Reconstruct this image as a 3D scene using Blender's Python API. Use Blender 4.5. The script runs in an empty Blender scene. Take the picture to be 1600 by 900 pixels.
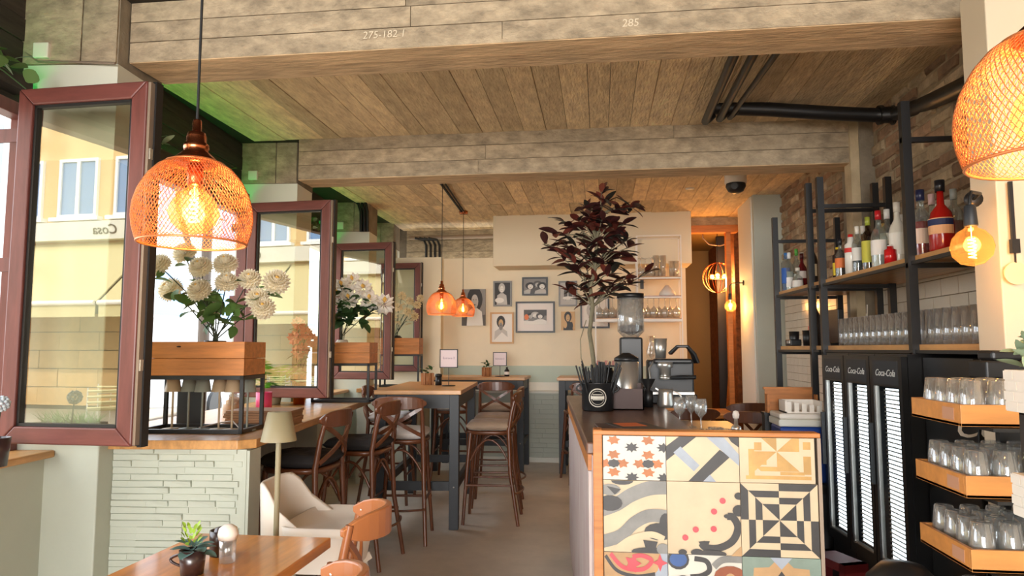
import bpy, math, random
from math import sin, cos, pi, sqrt, atan2, radians
from mathutils import Vector, Matrix, Euler
random.seed(7)
SC = bpy.context.scene
COL = SC.collection

# ------------------------------------------------------------------ camera, sky, sun, lights, exposure
FPX, EYE = 1100.0, 1.42
PITCH = math.atan(95 / FPX)
YAW = math.atan(138 * cos(PITCH) / FPX)
cam_d = bpy.data.cameras.new('camera'); cam_d.sensor_width = 36; cam_d.lens = 36 * FPX / 1600
cam_d.clip_start = 0.05; cam_d.clip_end = 300
cam = bpy.data.objects.new('camera', cam_d); COL.objects.link(cam)
cam.location = (0, 0, EYE); cam.rotation_euler = (pi / 2 + PITCH, 0, YAW)
SC.camera = cam
SC.view_settings.view_transform = 'Standard'; SC.view_settings.look = 'None'
SC.view_settings.exposure = 0.98; SC.view_settings.gamma = 1; SC.view_settings.use_curve_mapping = False
SC.cycles.max_bounces = 9; SC.cycles.diffuse_bounces = 5; SC.cycles.glossy_bounces = 4
SC.cycles.transmission_bounces = 6; SC.cycles.transparent_max_bounces = 24
SC.cycles.caustics_reflective = False; SC.cycles.caustics_refractive = False
SC.cycles.sample_clamp_indirect = 6

W = bpy.data.worlds.new('sky'); SC.world = W; W.use_nodes = True
bg = W.node_tree.nodes['Background']; bg.inputs[0].default_value = (0.86, 0.93, 1.0, 1); bg.inputs[1].default_value = 2.9

def light(name, kind, loc, energy, color=(1, 1, 1), **kw):
    d = bpy.data.lights.new(name, kind); d.energy = energy; d.color = color
    for k, v in kw.items():
        if k not in ('aim',): setattr(d, k, v)
    o = bpy.data.objects.new(name, d); COL.objects.link(o); o.location = loc
    if 'aim' in kw:
        o.rotation_euler = Vector(kw['aim']).to_track_quat('-Z', 'Y').to_euler()
    return o
light('sun', 'SUN', (-5, 10, 12), 2.0, (1, 0.93, 0.80), angle=0.01, aim=(0.16, -0.80, -0.62))
# area lamp added behind the viewer, standing in for daylight from that side
light('daylight_fill', 'AREA', (-0.4, -6.4, 1.7), 470, (1, 0.98, 0.955), shape='RECTANGLE', size=5, size_y=2.8, aim=(0, 1, -0.02))

# ------------------------------------------------------------------ materials
def lin(c):
    r = []
    for x in c[:3]:
        x = x / 255.0
        r.append(x / 12.92 if x <= 0.04045 else ((x + 0.055) / 1.055) ** 2.4)
    return (r[0], r[1], r[2], 1.0)
MATS = {}
def mat(name, col, rough=0.5, metal=0.0, noise=None, bump=None, rand=0.0, emit=None, coords='Object', col2=None, coat=0.0, sheen=0.0, spec=None):
    """noise=(scale, amount, (sx,sy,sz)); bump=(scale,strength,(sx,sy,sz)); rand = per-object brightness spread; col2 = second colour for the noise"""
    if name in MATS: return MATS[name]
    m = bpy.data.materials.new(name); m.use_nodes = True
    nt = m.node_tree; N = nt.nodes; Lk = nt.links; b = N['Principled BSDF']
    b.inputs['Base Color'].default_value = lin(col); b.inputs['Roughness'].default_value = rough; b.inputs['Metallic'].default_value = metal
    if coat: b.inputs['Coat Weight'].default_value = coat; b.inputs['Coat Roughness'].default_value = 0.12
    if sheen: b.inputs['Sheen Weight'].default_value = sheen
    if spec is not None: b.inputs['Specular IOR Level'].default_value = spec
    tc = None
    if noise or bump: tc = N.new('ShaderNodeTexCoord')
    cs = None
    info = None
    if rand or noise: info = N.new('ShaderNodeObjectInfo')
    if noise:
        mp = N.new('ShaderNodeMapping'); Lk.new(tc.outputs[coords], mp.inputs[0]); mp.inputs['Scale'].default_value = noise[2] if len(noise) > 2 else (1, 1, 1)
        off = N.new('ShaderNodeVectorMath'); off.operation = 'SCALE'; off.inputs[0].default_value = (37, 91, 53); Lk.new(info.outputs['Random'], off.inputs['Scale']); Lk.new(off.outputs[0], mp.inputs['Location'])
        n = N.new('ShaderNodeTexNoise'); n.inputs['Scale'].default_value = noise[0]; n.inputs['Detail'].default_value = 6; n.inputs['Roughness'].default_value = 0.62
        Lk.new(mp.outputs[0], n.inputs['Vector'])
        r = N.new('ShaderNodeValToRGB'); Lk.new(n.outputs['Fac'], r.inputs[0])
        a = noise[1]
        c1 = lin(col); c2 = lin(col2) if col2 else None
        r.color_ramp.elements[0].position = 0.32; r.color_ramp.elements[1].position = 0.70
        if c2:
            r.color_ramp.elements[0].color = c2; r.color_ramp.elements[1].color = c1
        else:
            r.color_ramp.elements[0].color = tuple(x * (1 - a) for x in c1[:3]) + (1,); r.color_ramp.elements[1].color = tuple(min(1, x * (1 + a * 0.6)) for x in c1[:3]) + (1,)
        cs = r.outputs[0]
    if rand:
        mr = N.new('ShaderNodeMapRange'); Lk.new(info.outputs['Random'], mr.inputs[0]); mr.inputs[3].default_value = 1 - rand; mr.inputs[4].default_value = 1 + rand * 0.5
        mx = N.new('ShaderNodeVectorMath'); mx.operation = 'SCALE'; Lk.new(mr.outputs[0], mx.inputs['Scale'])
        if cs: Lk.new(cs, mx.inputs[0])
        else: mx.inputs[0].default_value = lin(col)[:3]
        cs = mx.outputs[0]
    if cs: Lk.new(cs, b.inputs['Base Color'])
    if bump:
        mp2 = N.new('ShaderNodeMapping'); Lk.new(tc.outputs[coords], mp2.inputs[0]); mp2.inputs['Scale'].default_value = bump[2] if len(bump) > 2 else (1, 1, 1)
        n2 = N.new('ShaderNodeTexNoise'); n2.inputs['Scale'].default_value = bump[0]; n2.inputs['Detail'].default_value = 5; Lk.new(mp2.outputs[0], n2.inputs['Vector'])
        bp = N.new('ShaderNodeBump'); bp.inputs['Strength'].default_value = bump[1]; bp.inputs['Distance'].default_value = 0.02
        Lk.new(n2.outputs['Fac'], bp.inputs['Height']); Lk.new(bp.outputs[0], b.inputs['Normal'])
    if emit:
        b.inputs['Emission Color'].default_value = lin(emit[0]); b.inputs['Emission Strength'].default_value = emit[1]
    MATS[name] = m
    return m
def glassy(name, col, refl=0.08, tint=(255, 255, 255), rough=0.02, edge=0.5, haze=None):
    """thin clear glass: transparent with a reflection that grows at grazing angles"""
    m = bpy.data.materials.new(name); m.use_nodes = True; nt = m.node_tree; N = nt.nodes; Lk = nt.links
    N.remove(N['Principled BSDF']); out = N['Material Output']
    t = N.new('ShaderNodeBsdfTransparent'); t.inputs[0].default_value = lin(tint)
    g = N.new('ShaderNodeBsdfGlossy'); g.inputs[0].default_value = lin(col); g.inputs['Roughness'].default_value = rough
    lw = N.new('ShaderNodeLayerWeight'); lw.inputs[0].default_value = 0.35
    mr = N.new('ShaderNodeMapRange'); Lk.new(lw.outputs['Facing'], mr.inputs[0]); mr.inputs[3].default_value = refl; mr.inputs[4].default_value = edge
    mx = N.new('ShaderNodeMixShader'); Lk.new(mr.outputs[0], mx.inputs[0]); Lk.new(t.outputs[0], mx.inputs[1]); Lk.new(g.outputs[0], mx.inputs[2])
    last = mx
    if haze:      # scattering colour mixed in
        tr = N.new('ShaderNodeBsdfTranslucent'); tr.inputs[0].default_value = lin(haze[0]); df = N.new('ShaderNodeBsdfDiffuse'); df.inputs[0].default_value = lin(haze[0])
        m2 = N.new('ShaderNodeMixShader'); m2.inputs[0].default_value = .5; Lk.new(tr.outputs[0], m2.inputs[1]); Lk.new(df.outputs[0], m2.inputs[2])
        m3 = N.new('ShaderNodeMixShader'); m3.inputs[0].default_value = haze[1]; Lk.new(mx.outputs[0], m3.inputs[1]); Lk.new(m2.outputs[0], m3.inputs[2]); last = m3
    Lk.new(last.outputs[0], out.inputs[0]); MATS[name] = m
    return m

def petal(name, col, t=0.45):
    m = mat(name, col, .7, rand=.08); N = m.node_tree.nodes; Lk = m.node_tree.links; b = N['Principled BSDF']
    tr = N.new('ShaderNodeBsdfTranslucent'); tr.inputs[0].default_value = lin(col); mx = N.new('ShaderNodeMixShader'); mx.inputs[0].default_value = t
    Lk.new(b.outputs[0], mx.inputs[1]); Lk.new(tr.outputs[0], mx.inputs[2]); Lk.new(mx.outputs[0], N['Material Output'].inputs[0]); return m
m_board = mat('ceiling_board_concrete', (246, 214, 172), 0.85, noise=(4, 0.30, (5, 1.4, 4)), bump=(14, 0.6, (5, 1.2, 3)), rand=0.30)
m_slab = mat('dark_slab', (44, 36, 28), 0.9)
m_beam = mat('board_marked_concrete', (176, 158, 132), 0.9, noise=(7, 0.40, (1.3, 2, 2.2)), bump=(14, 0.9, (1.2, 2, 2)), rand=0.14)
m_beamu = mat('beam_underside_board', (206, 176, 138), 0.85, noise=(5, 0.42, (0.9, 7, 4)), bump=(22, 0.4, (0.8, 5, 4)), rand=0.12)
m_conc = mat('grey_concrete', (142, 130, 112), 0.9, noise=(4, 0.35), bump=(14, 0.5))
m_concd = mat('dark_stained_concrete', (112, 100, 84), 0.9, noise=(5, 0.4), bump=(14, 0.5))
m_floor = mat('worn_concrete_floor', (214, 204, 190), 0.42, noise=(1.6, 0.22), bump=(5, 0.08))
m_sage = mat('sage_paint', (188, 192, 178), 0.62, noise=(3, 0.05), bump=(30, 0.05))
m_sagew = mat('pale_sage_cap', (222, 222, 206), 0.6)
m_cream = mat('cream_wall', (238, 224, 196), 0.75, noise=(2, 0.05))
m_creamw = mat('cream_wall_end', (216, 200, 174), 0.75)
m_soffit = mat('beige_soffit', (230, 216, 188), 0.75)
m_band = mat('sage_band', (186, 198, 182), 0.6)
m_white = mat('off_white_paint', (228, 226, 214), 0.6)
m_brown = mat('brown_window_foil', (112, 62, 56), 0.42, noise=(5, 0.28, (6, 6, 0.8)))
m_brownh = mat('brown_window_foil_rail', (112, 62, 56), 0.42, noise=(5, 0.28, (0.8, 6, 6)))
m_gasket = mat('black_gasket', (24, 22, 22), 0.5)
m_edge = mat('sash_edge_aluminium', (150, 132, 116), 0.4, 0.3)
m_oak = mat('oiled_oak_worktop', (202, 148, 88), 0.42, noise=(5, 0.28, (7, 0.7, 4)), coat=0.15)
m_oakx = mat('oiled_oak_crosswise', (206, 152, 94), 0.4, noise=(5, 0.28, (0.7, 7, 4)), coat=0.15)
m_oakbox = mat('orange_oak_box', (196, 124, 62), 0.5, noise=(5, 0.30, (0.8, 6, 7)))
m_table = mat('orange_brown_tabletop', (214, 136, 56), 0.28, noise=(4, 0.34, (5, 0.6, 4)), coat=0.5)
m_black = mat('black_metal', (24, 24, 25), 0.42)
m_blackw = mat('black_painted_wood', (38, 41, 46), 0.5)
m_chair = mat('dark_walnut_bentwood', (104, 58, 32), 0.36, noise=(6, 0.3, (3, 3, 1)), coat=0.2)
m_chairl = mat('warm_walnut_bentwood', (156, 92, 50), 0.34, noise=(6, 0.26, (3, 3, 1)), coat=0.25)
m_cushw = mat('grey_white_cushion', (206, 200, 196), 0.9, noise=(8, 0.08), bump=(30, 0.2), sheen=0.2)
m_cusht = mat('taupe_cushion', (164, 140, 118), 0.9, noise=(8, 0.1), bump=(30, 0.2), sheen=0.2)
m_cushd = mat('black_cushion', (40, 37, 37), 0.9, bump=(30, 0.2))
m_copper = mat('copper', (206, 120, 78), 0.24, 1.0)
m_wire = mat('copper_wire', (222, 136, 80), 0.38, 0.5)
m_cord = mat('black_cord', (18, 17, 17), 0.7)
m_bulb = glassy('amber_bulb_glass', (255, 210, 150), 0.06, (255, 224, 172), edge=0.35, haze=((255, 206, 140), 0.045))
m_fil = mat('glowing_filament', (255, 200, 120), 0.5, emit=((255, 196, 110), 30))
m_pane = glassy('reflective_window_pane', (240, 236, 226), 0.25, (238, 240, 224), 0.0, edge=0.55)
m_glass = glassy('clear_tumbler_glass', (255, 255, 255), 0.12, (244, 246, 246), 0.03, edge=0.62, haze=((250, 248, 244), 0.17))  # white haze in the colour stands in for pale highlights
m_steel = mat('brushed_steel', (222, 218, 210), 0.30, 0.85)
m_plast = mat('white_plastic', (236, 226, 214), 0.4)
m_wht = mat('white_metal', (240, 232, 220), 0.4)

# ------------------------------------------------------------------ mesh helper
class MB:
    def __init__(s): s.v = []; s.f = []; s.mi = []; s.sm = []
    def add(s, vs, fs, mi=0, sm=False):
        o = len(s.v); s.v += [tuple(v) for v in vs]
        for f in fs: s.f.append(tuple(i + o for i in f)); s.mi.append(mi); s.sm.append(sm)
        return s
    def box(s, x0, y0, z0, x1, y1, z1, mi=0):
        v = [(x, y, z) for z in (z0, z1) for y in (y0, y1) for x in (x0, x1)]
        return s.add(v, [(0, 2, 3, 1), (4, 5, 7, 6), (0, 1, 5, 4), (2, 6, 7, 3), (0, 4, 6, 2), (1, 3, 7, 5)], mi)
    def frame(s, o, ex, ey, ez, a0, a1, b0, b1, c0, c1, mi=0):
        o = Vector(o); ex = Vector(ex); ey = Vector(ey); ez = Vector(ez)
        v = [o + ex * a + ey * b + ez * c for c in (c0, c1) for b in (b0, b1) for a in (a0, a1)]
        return s.add(v, [(0, 2, 3, 1), (4, 5, 7, 6), (0, 1, 5, 4), (2, 6, 7, 3), (0, 4, 6, 2), (1, 3, 7, 5)], mi)
    def bar(s, p0, p1, w, h, up=(0, 0, 1), mi=0):
        p0 = Vector(p0); p1 = Vector(p1); d = p1 - p0; L = d.length; d.normalize()
        r = d.cross(Vector(up))
        if r.length < 1e-4: r = d.cross(Vector((1, 0, 0)))
        r.normalize(); u = r.cross(d)
        return s.frame(p0, d, r, u, 0, L, -w / 2, w / 2, -h / 2, h / 2, mi)
    def strip(s, pts, w, h, up=(0, 0, 1), mi=0, sm=True):
        """flat bar (w across, h thick along up-ish) bent along pts"""
        pts = [Vector(p) for p in pts]; V = []; n = len(pts)
        for i, p in enumerate(pts):
            t = (pts[min(i + 1, n - 1)] - pts[max(i - 1, 0)]).normalized()
            upi = Vector(up[i]) if isinstance(up, list) else Vector(up)
            r = t.cross(upi).normalized(); u = r.cross(t)
            for a, b in ((-1, -1), (1, -1), (1, 1), (-1, 1)): V.append(p + r * (a * w / 2) + u * (b * h / 2))
        F = []
        for i in range(n - 1):
            for k in range(4): F.append((i * 4 + k, i * 4 + (k + 1) % 4, i * 4 + 4 + (k + 1) % 4, i * 4 + 4 + k))
        F += [(3, 2, 1, 0), tuple((n - 1) * 4 + k for k in range(4))]
        return s.add(V, F, mi, False)
    def tube(s, pts, r, n=8, mi=0, caps=True):
        pts = [Vector(p) for p in pts]; V = []; F = []; L = len(pts)
        rr = r if isinstance(r, (list, tuple)) else [r] * L
        prev = None
        for i, p in enumerate(pts):
            t = (pts[min(i + 1, L - 1)] - pts[max(i - 1, 0)]).normalized()
            if prev is None:
                a = t.orthogonal().normalized()
            else:
                a = prev - t * prev.dot(t)
                if a.length < 1e-5: a = t.orthogonal()
                a.normalize()
            prev = a; b = t.cross(a)
            for k in range(n):
                q = 2 * pi * k / n; V.append(p + (a * cos(q) + b * sin(q)) * rr[i])
        for i in range(L - 1):
            for k in range(n): F.append((i * n + k, i * n + (k + 1) % n, (i + 1) * n + (k + 1) % n, (i + 1) * n + k))
        s.add(V, F, mi, True)
        if caps:
            s.add(V[:n], [tuple(reversed(range(n)))], mi); s.add(V[-n:], [tuple(range(n))], mi)
        return s
    def lathe(s, prof, n=16, c=(0, 0, 0), mi=0, sm=True, sx=1, sy=1):
        V = []; F = []; cx, cy, cz = c
        for (r, z) in prof:
            for k in range(n):
                q = 2 * pi * k / n; V.append((cx + r * cos(q) * sx, cy + r * sin(q) * sy, cz + z))
        for i in range(len(prof) - 1):
            for k in range(n): F.append((i * n + k, i * n + (k + 1) % n, (i + 1) * n + (k + 1) % n, (i + 1) * n + k))
        return s.add(V, F, mi, sm)
    def ball(s, c, r, n=12, mi=0, sz=1.0, sx=1, sy=1):
        k = max(5, n // 2)
        return s.lathe([(max(r * sin(pi * i / k), 1e-4), -r * sz * cos(pi * i / k)) for i in range(k + 1)], n, c, mi, True, sx, sy)
    def poly(s, pts, o, ex, ey, ez=None, h=0.0, mi=0):
        """flat polygon, or prism of height h along ez"""
        o = Vector(o); ex = Vector(ex); ey = Vector(ey)
        a = [o + ex * p[0] + ey * p[1] for p in pts]; n = len(a)
        if not h: return s.add(a, [tuple(range(n))], mi)
        ez = Vector(ez); b = [p + ez * h for p in a]
        return s.add(a + b, [tuple(reversed(range(n))), tuple(range(n, 2 * n))] + [(i, (i + 1) % n, n + (i + 1) % n, n + i) for i in range(n)], mi)
    def mesh(s, name, mats):
        me = bpy.data.meshes.new(name); me.from_pydata(s.v, [], s.f)
        for m in (mats if isinstance(mats, (list, tuple)) else [mats]): me.materials.append(m)
        me.polygons.foreach_set('material_index', s.mi); me.polygons.foreach_set('use_smooth', s.sm); me.update()
        return me
    def build(s, name, mats, parent=None, bevel=0, loc=None, rot=None, kind=None):
        return link(name, s.mesh(name, mats), parent, bevel, loc, rot, kind)
def link(name, me, parent=None, bevel=0, loc=None, rot=None, kind=None):
    o = bpy.data.objects.new(name, me); COL.objects.link(o)
    if parent is not None: o.parent = parent
    if loc is not None: o.location = loc
    if rot is not None: o.rotation_euler = rot
    if bevel:
        b = o.modifiers.new('bevel', 'BEVEL'); b.width = bevel; b.segments = 2; b.limit_method = 'ANGLE'
    if kind: o['kind'] = kind
    return o
def thing(name, label, cat, loc=(0, 0, 0), rz=0, group=None):
    o = bpy.data.objects.new(name, None); COL.objects.link(o); o.location = loc; o.rotation_euler = (0, 0, rz)
    o.empty_display_size = 0.05
    return tag(o, label, cat, group)
def tag(o, label, cat, group=None):
    o['label'] = label; o['category'] = cat
    if group: o['group'] = group
    return o
def structure(o, label=None):
    o['kind'] = 'structure'
    if label: o['label'] = label
    return o
def dup(root, loc, rz=0, label=None, group=None, scale=None):
    r = root.copy(); COL.objects.link(r); r.location = loc; r.rotation_euler = (0, 0, rz)
    if label: r['label'] = label
    if group: r['group'] = group
    if scale: r.scale = (scale,) * 3
    for ch in list(root.children):
        c = ch.copy(); COL.objects.link(c); c.parent = r
        for g in list(ch.children):
            d = g.copy(); COL.objects.link(d); d.parent = c
    return r
def ray(px, py):
    F = Vector((-sin(YAW) * cos(PITCH), cos(YAW) * cos(PITCH), sin(PITCH))); R = Vector((cos(YAW), sin(YAW), 0)); U = R.cross(F)
    return F + R * ((px - 800) / FPX) - U * ((py - 450) / FPX)
def aty(px, py, y): d = ray(px, py); return Vector((0, 0, EYE)) + d * (y / d.y)
def atz(px, py, z): d = ray(px, py); return Vector((0, 0, EYE)) + d * ((z - EYE) / d.z)
def atx(px, py, x): d = ray(px, py); return Vector((0, 0, EYE)) + d * (x / d.x)
# left wall frame: u runs along the wall away from the viewer, n points into the room
LU = Vector((-0.0775, 0.997, 0)).normalized(); LN = Vector((LU.y, -LU.x, 0)); LO = Vector((-2.25, 2.97, 0)); ZZ = Vector((0, 0, 1))
LROT = atan2(LU.y, LU.x) - pi / 2
def LP(u, n, z=0): return LO + LU * u + LN * n + ZZ * z
def lbox(mb, u0, u1, n0, n1, z0, z1, mi=0): return mb.frame(LO, LN, LU, ZZ, n0, n1, u0, u1, z0, z1, mi)
def text_mesh(body, size, mats, shear=0.0, extrude=0.0004, align='CENTER'):
    cu = bpy.data.curves.new('lettering', 'FONT'); cu.body = body; cu.size = size; cu.shear = shear; cu.extrude = extrude; cu.align_x = align; cu.align_y = 'CENTER'; cu.resolution_u = 3
    o = bpy.data.objects.new('lettering', cu); COL.objects.link(o)
    me = bpy.data.meshes.new_from_object(o.evaluated_get(bpy.context.evaluated_depsgraph_get()))
    bpy.data.objects.remove(o); bpy.data.curves.remove(cu)
    me.materials.clear(); me.materials.append(mats)
    return me
# ================================================================== SETTING
# floor, ceiling
o = MB().box(-2.9, -6.2, -0.12, 2.1, 9.7, 0).box(0.9, 9.7, -0.12, 2.1, 12, 0).build('floor', m_floor); structure(o, 'worn grey brown concrete floor')
ceil = MB().box(-3.1, -6.2, 3.10, 2.2, 9.75, 3.3).build('ceiling', m_slab); structure(ceil, 'concrete ceiling cast against rough boards')  # slab extended unseen behind the viewer to limit the skylight
def planks(x0, x1, y0, y1, w, seed, drop=0.018):
    rnd = random.Random(seed); x = x0; meshes = []
    for k in range(5):
        ww = w * (0.86 + 0.07 * k)
        meshes.append((ww, MB().box(0.0018, 0, -drop, ww - 0.0018, y1 - y0, 0).mesh('plank', m_board)))
    while x < x1:
        ww, me = rnd.choice(meshes)
        link('plank', me, ceil, loc=(x, y0, 3.10 + rnd.uniform(0, 0.006)))
        x += ww
planks(-2.75, 2.0, 3.33, 5.25, 0.15, 1)
planks(-2.75, 2.0, 5.53, 7.95, 0.16, 2)
planks(-2.75, 2.0, 7.96, 9.7, 0.16, 3)
def beam(name, y0, y1, z0, z1, x0, x1, rows, label):
    b = MB().box(x0, y0 + 0.012, z0 + 0.012, x1, y1, z1).build(name, m_concd); structure(b, label)
    h = (z1 - z0) / rows
    for r in range(rows):
        L = x1 - x0; cuts = [0, L * random.uniform(0.3, 0.7), L]
        for a, c in zip(cuts, cuts[1:]):
            MB().box(x0 + a, y0 - random.uniform(0, 0.004), z0 + r * h + 0.002, x0 + c - 0.003, y0 + 0.02, z0 + (r + 1) * h - 0.002).build('board', m_beam, b)
    d = (y1 - y0) / 2
    for r in range(2):
        MB().box(x0, y0 + r * d + 0.002, z0 - random.uniform(0, 0.004), x1, y0 + (r + 1) * d - 0.002, z0 + 0.02).build('board', m_beamu, b)
    return b
b1 = beam('ceiling_beam', 3.05, 3.33, 2.80, 3.10, -2.25, 2.0, 3, 'nearest board marked concrete beam crossing the room')
b2 = beam('ceiling_beam', 5.25, 5.53, 2.76, 3.10, -2.37, 1.95, 3, 'farther board marked concrete beam with the pipes before it')
m_chalk = mat('chalk', (214, 200, 176), 0.9)
for body, px, py in (('275-182 1', 600, 54), ('285', 985, 36)):
    p = aty(px, py, 3.044); link('lettering', text_mesh(body, 0.05, m_chalk, 0.1), b1, loc=p, rot=(pi / 2, 0, 0))

# left wall: parapet, pillars, lintel boards
PU = [(-2.45, -2.10), (0.0, 0.35), (2.42, 2.77), (4.78, 5.13), (6.1, 6.45)]
wl = MB(); lbox(wl, -9, 6.4, -0.46, -0.25, -0.1, 0.93); wl = wl.build('wall_left', m_sage); structure(wl, 'low sage painted wall under the windows')
MB().add([LP(-2.1, -0.249, 0.62), LP(-0.5, -0.249, 0.60), LP(-0.5, -0.249, 0.604), LP(-2.1, -0.249, 0.624)], [(0, 1, 2, 3)]).build('crack', m_conc, wl)
for i, (a, b) in enumerate(PU):
    mb = MB(); lbox(mb, a, b, -0.5, 0.0, 0, 2.755); mb.box
    p = mb.build('wall_pillar', m_sage, bevel=0.006); structure(p, 'sage painted pillar between the window bays')
    mb = MB(); lbox(mb, a - 0.004, b + 0.004, -0.504, 0.004, 2.30, 2.76); mb.build('cap', m_sagew, p)
    mb = MB(); lbox(mb, a, b + 0.03, -0.5, 0.0, 2.76, 3.1); c = mb.build('concrete_head', m_conc, p)
    mb = MB(); lbox(mb, a - 0.012, a + 0.02, -0.17, -0.004, 2.765, 3.1); mb.build('board', m_beam, p)
    mb = MB(); lbox(mb, a - 0.010, a + 0.02, -0.47, -0.18, 2.765, 3.1); mb.build('board', m_beam, p)
m_slat = mat('dark_stained_boards', (66, 58, 50), 0.85, noise=(5, 0.4, (4, 0.7, 8)), rand=0.2)
m_led = mat('green_light_strip', (30, 200, 80), 0.5, emit=((10, 230, 100), 7))
m_leaf = mat('leaf_green', (88, 120, 58), 0.55, rand=0.35)
m_leafd = mat('leaf_deep_green', (54, 84, 44), 0.5, rand=0.3)
m_leafp = mat('leaf_pale_grey_green', (150, 172, 140), 0.6, rand=0.3)
def leaf_mesh(name, L, w, m, bend=0.15, fold=0.15, n=5):
    V = []; F = []
    for i in range(n + 1):
        t = i / n; ww = w * 0.5 * (sin(pi * min(1, t * 0.94 + 0.03)) ** 0.8); y = L * t; z = -bend * L * t * t
        V += [(-ww, y, z + fold * ww), (0, y, z), (ww, y, z + fold * ww)]
    for i in range(n):
        for k in range(2): F.append((i * 3 + k, i * 3 + k + 1, i * 3 + 4 + k, i * 3 + 3 + k))
    return MB().add(V, F, 0, True).mesh(name, m)
def aim_leaf(me, p, d, parent, s=1.0, name='leaf', roll=None):
    d = Vector(d).normalized(); q = d.to_track_quat('Y', 'Z')
    o = link(name, me, parent, loc=p); e = q @ Euler((0, roll if roll is not None else random.uniform(-0.7, 0.7), 0)).to_quaternion()
    o.rotation_euler = e.to_euler(); o.scale = (s, s, s)
    return o
for i in range(4):
    a, b = PU[i][1], PU[i + 1][0]
    mb = MB(); lbox(mb, a, b, -0.60, -0.475, 2.54, 3.1); l = mb.build('wall_lintel', m_slab); structure(l, 'dark boarded lintel above a window bay')
    for k in range(5):
        mb = MB(); lbox(mb, a + 0.002, b - 0.002, -0.485, -0.460 + 0.004 * (k % 2), 2.545 + k * 0.111, 2.545 + k * 0.111 + 0.106); mb.build('board', m_slat, l)
    mb = MB(); lbox(mb, a + 0.05, b - 0.05, -0.46, -0.37, 2.60, 2.62); lbox(mb, a + 0.05, b - 0.05, -0.385, -0.37, 2.62, 2.665); mb.build('light_ledge', m_slat, l)
    mb = MB(); lbox(mb, a + 0.06, b - 0.06, -0.452, -0.425, 2.621, 2.635); mb.build('light_strip', m_led, l)
    # brown window surround
    mb = MB()
    lbox(mb, a, a + 0.06, -0.46, -0.38, 0.95, 2.54); lbox(mb, b - 0.06, b, -0.46, -0.38, 0.95, 2.54); lbox(mb, a, b, -0.46, -0.38, 2.48, 2.54); lbox(mb, a, b, -0.46, -0.38, 0.93, 0.97)
    w = mb.build('window_%d' % (i + 1), m_brown, bevel=0.004); structure(w, 'brown framed window opening standing open')
    if i in (0, 2, 3):
        mb = MB(); lbox(mb, a if i else -2.1, b, -0.5, -0.20, 0.932, 0.965); structure(mb.build('trim_%d' % (i + 1), m_oak, bevel=0.008), 'oak window ledge')
# trailing plants on the light ledges
def trailing(u, label, seed):
    rnd = random.Random(seed); base = LP(u, -0.408, 2.640); t = thing('trailing_plant', label, 'plant', base)
    lm = [leaf_mesh('leaf', 0.075, 0.07, m_leaf, 0.1), leaf_mesh('leaf', 0.10, 0.04, m_leafp, 0.3)]
    for k in range(6):
        d = Vector((rnd.uniform(0.05, 0.35), rnd.uniform(-0.7, 0.7), rnd.uniform(-0.1, 0.5))); pts = [Vector((0, 0, 0)) + d * (0.38 * s) + Vector((0, 0, -0.12 * s * s)) for s in (0, 0.33, 0.66, 1)]
        st = MB().tube(pts, 0.003, 5).build('stem', m_leafd, t)
        for j in range(5):
            p = pts[0].lerp(pts[-1], 0.2 + 0.2 * j) + Vector((0, 0, 0.03)); aim_leaf(lm[(k + j) % 2], p, (rnd.uniform(-.2, 1), rnd.uniform(-1, 1), rnd.uniform(-.3, .8)), st)
    MB().lathe([(0.001, 0), (0.03, 0), (0.035, 0.05), (0.001, 0.05)], 10).build('pot', m_black, t)
trailing(0.85, 'green trailing plant on the lit ledge above the bay behind the big copper lamp', 3)
trailing(1.75, 'green and grey trailing plant on the lit ledge beside the second pillar', 4)
trailing(-0.45, 'green trailing plant at the upper corner left of the grey junction box', 5)
trailing(3.9, 'green trailing plant on the lit ledge before the third pillar', 6)

# back wall
wb = MB().box(-2.9, 9.15, 0, 1.09, 9.30, 2.62).build('wall_back', m_cream); structure(wb, 'cream back wall hung with pictures')
MB().box(-2.05, 9.135, 0.99, 1.08, 9.155, 1.20).build('sage_band', m_band, wb)
MB().box(-2.05, 9.138, 0.0, 1.08, 9.155, 0.99).build('white_band', m_white, wb)
MB().box(-2.9, 9.0, 0.0, -2.06, 9.16, 2.62).build('pilaster', m_cream, wb)
mb = MB().box(-2.2, 8.99, 0, 1.0, 9.14, 0.86); bw = mb.build('low_wall', m_sage, wb)
MB().box(-2.2, 8.96, 0.86, 1.0, 9.14, 0.885).build('cap', m_white, wb)
rnd = random.Random(5); z = 0.06
sm = [MB().box(0.002, 0, 0.002, L - 0.003, 0.03, 0.058).mesh('stone', m_sage) for L in (0.18, 0.24, 0.31)]
while z < 0.82:
    x = -1.0 + rnd.uniform(-0.1, 0)
    while x < 0.35:
        k = rnd.randrange(3); link('stone', sm[k], wb, loc=(x, 8.968 + rnd.uniform(0, 0.012), z)); x += (0.18, 0.24, 0.31)[k]
    z += 0.06
MB().box(-2.2, 8.97, 0, 1.0, 9.0, 0.06).build('skirting', m_white, wb)
wr = MB().box(-3.1, 9.62, 2.3, 1.1, 9.75, 3.1).build('wall_recess', m_concd); structure(wr, 'dark concrete wall behind the back wall top')
for k in range(3): MB().box(-2.7, 9.60, 2.62 + k * 0.16, 1.1, 9.63, 2.775 + k * 0.16).build('board', m_beam, wr)
so = MB().box(-1.32, 8.65, 2.45, 1.11, 9.15, 3.10).build('wall_soffit', m_soffit, bevel=0.006); structure(so, 'boxed beige soffit over the back wall')
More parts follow.
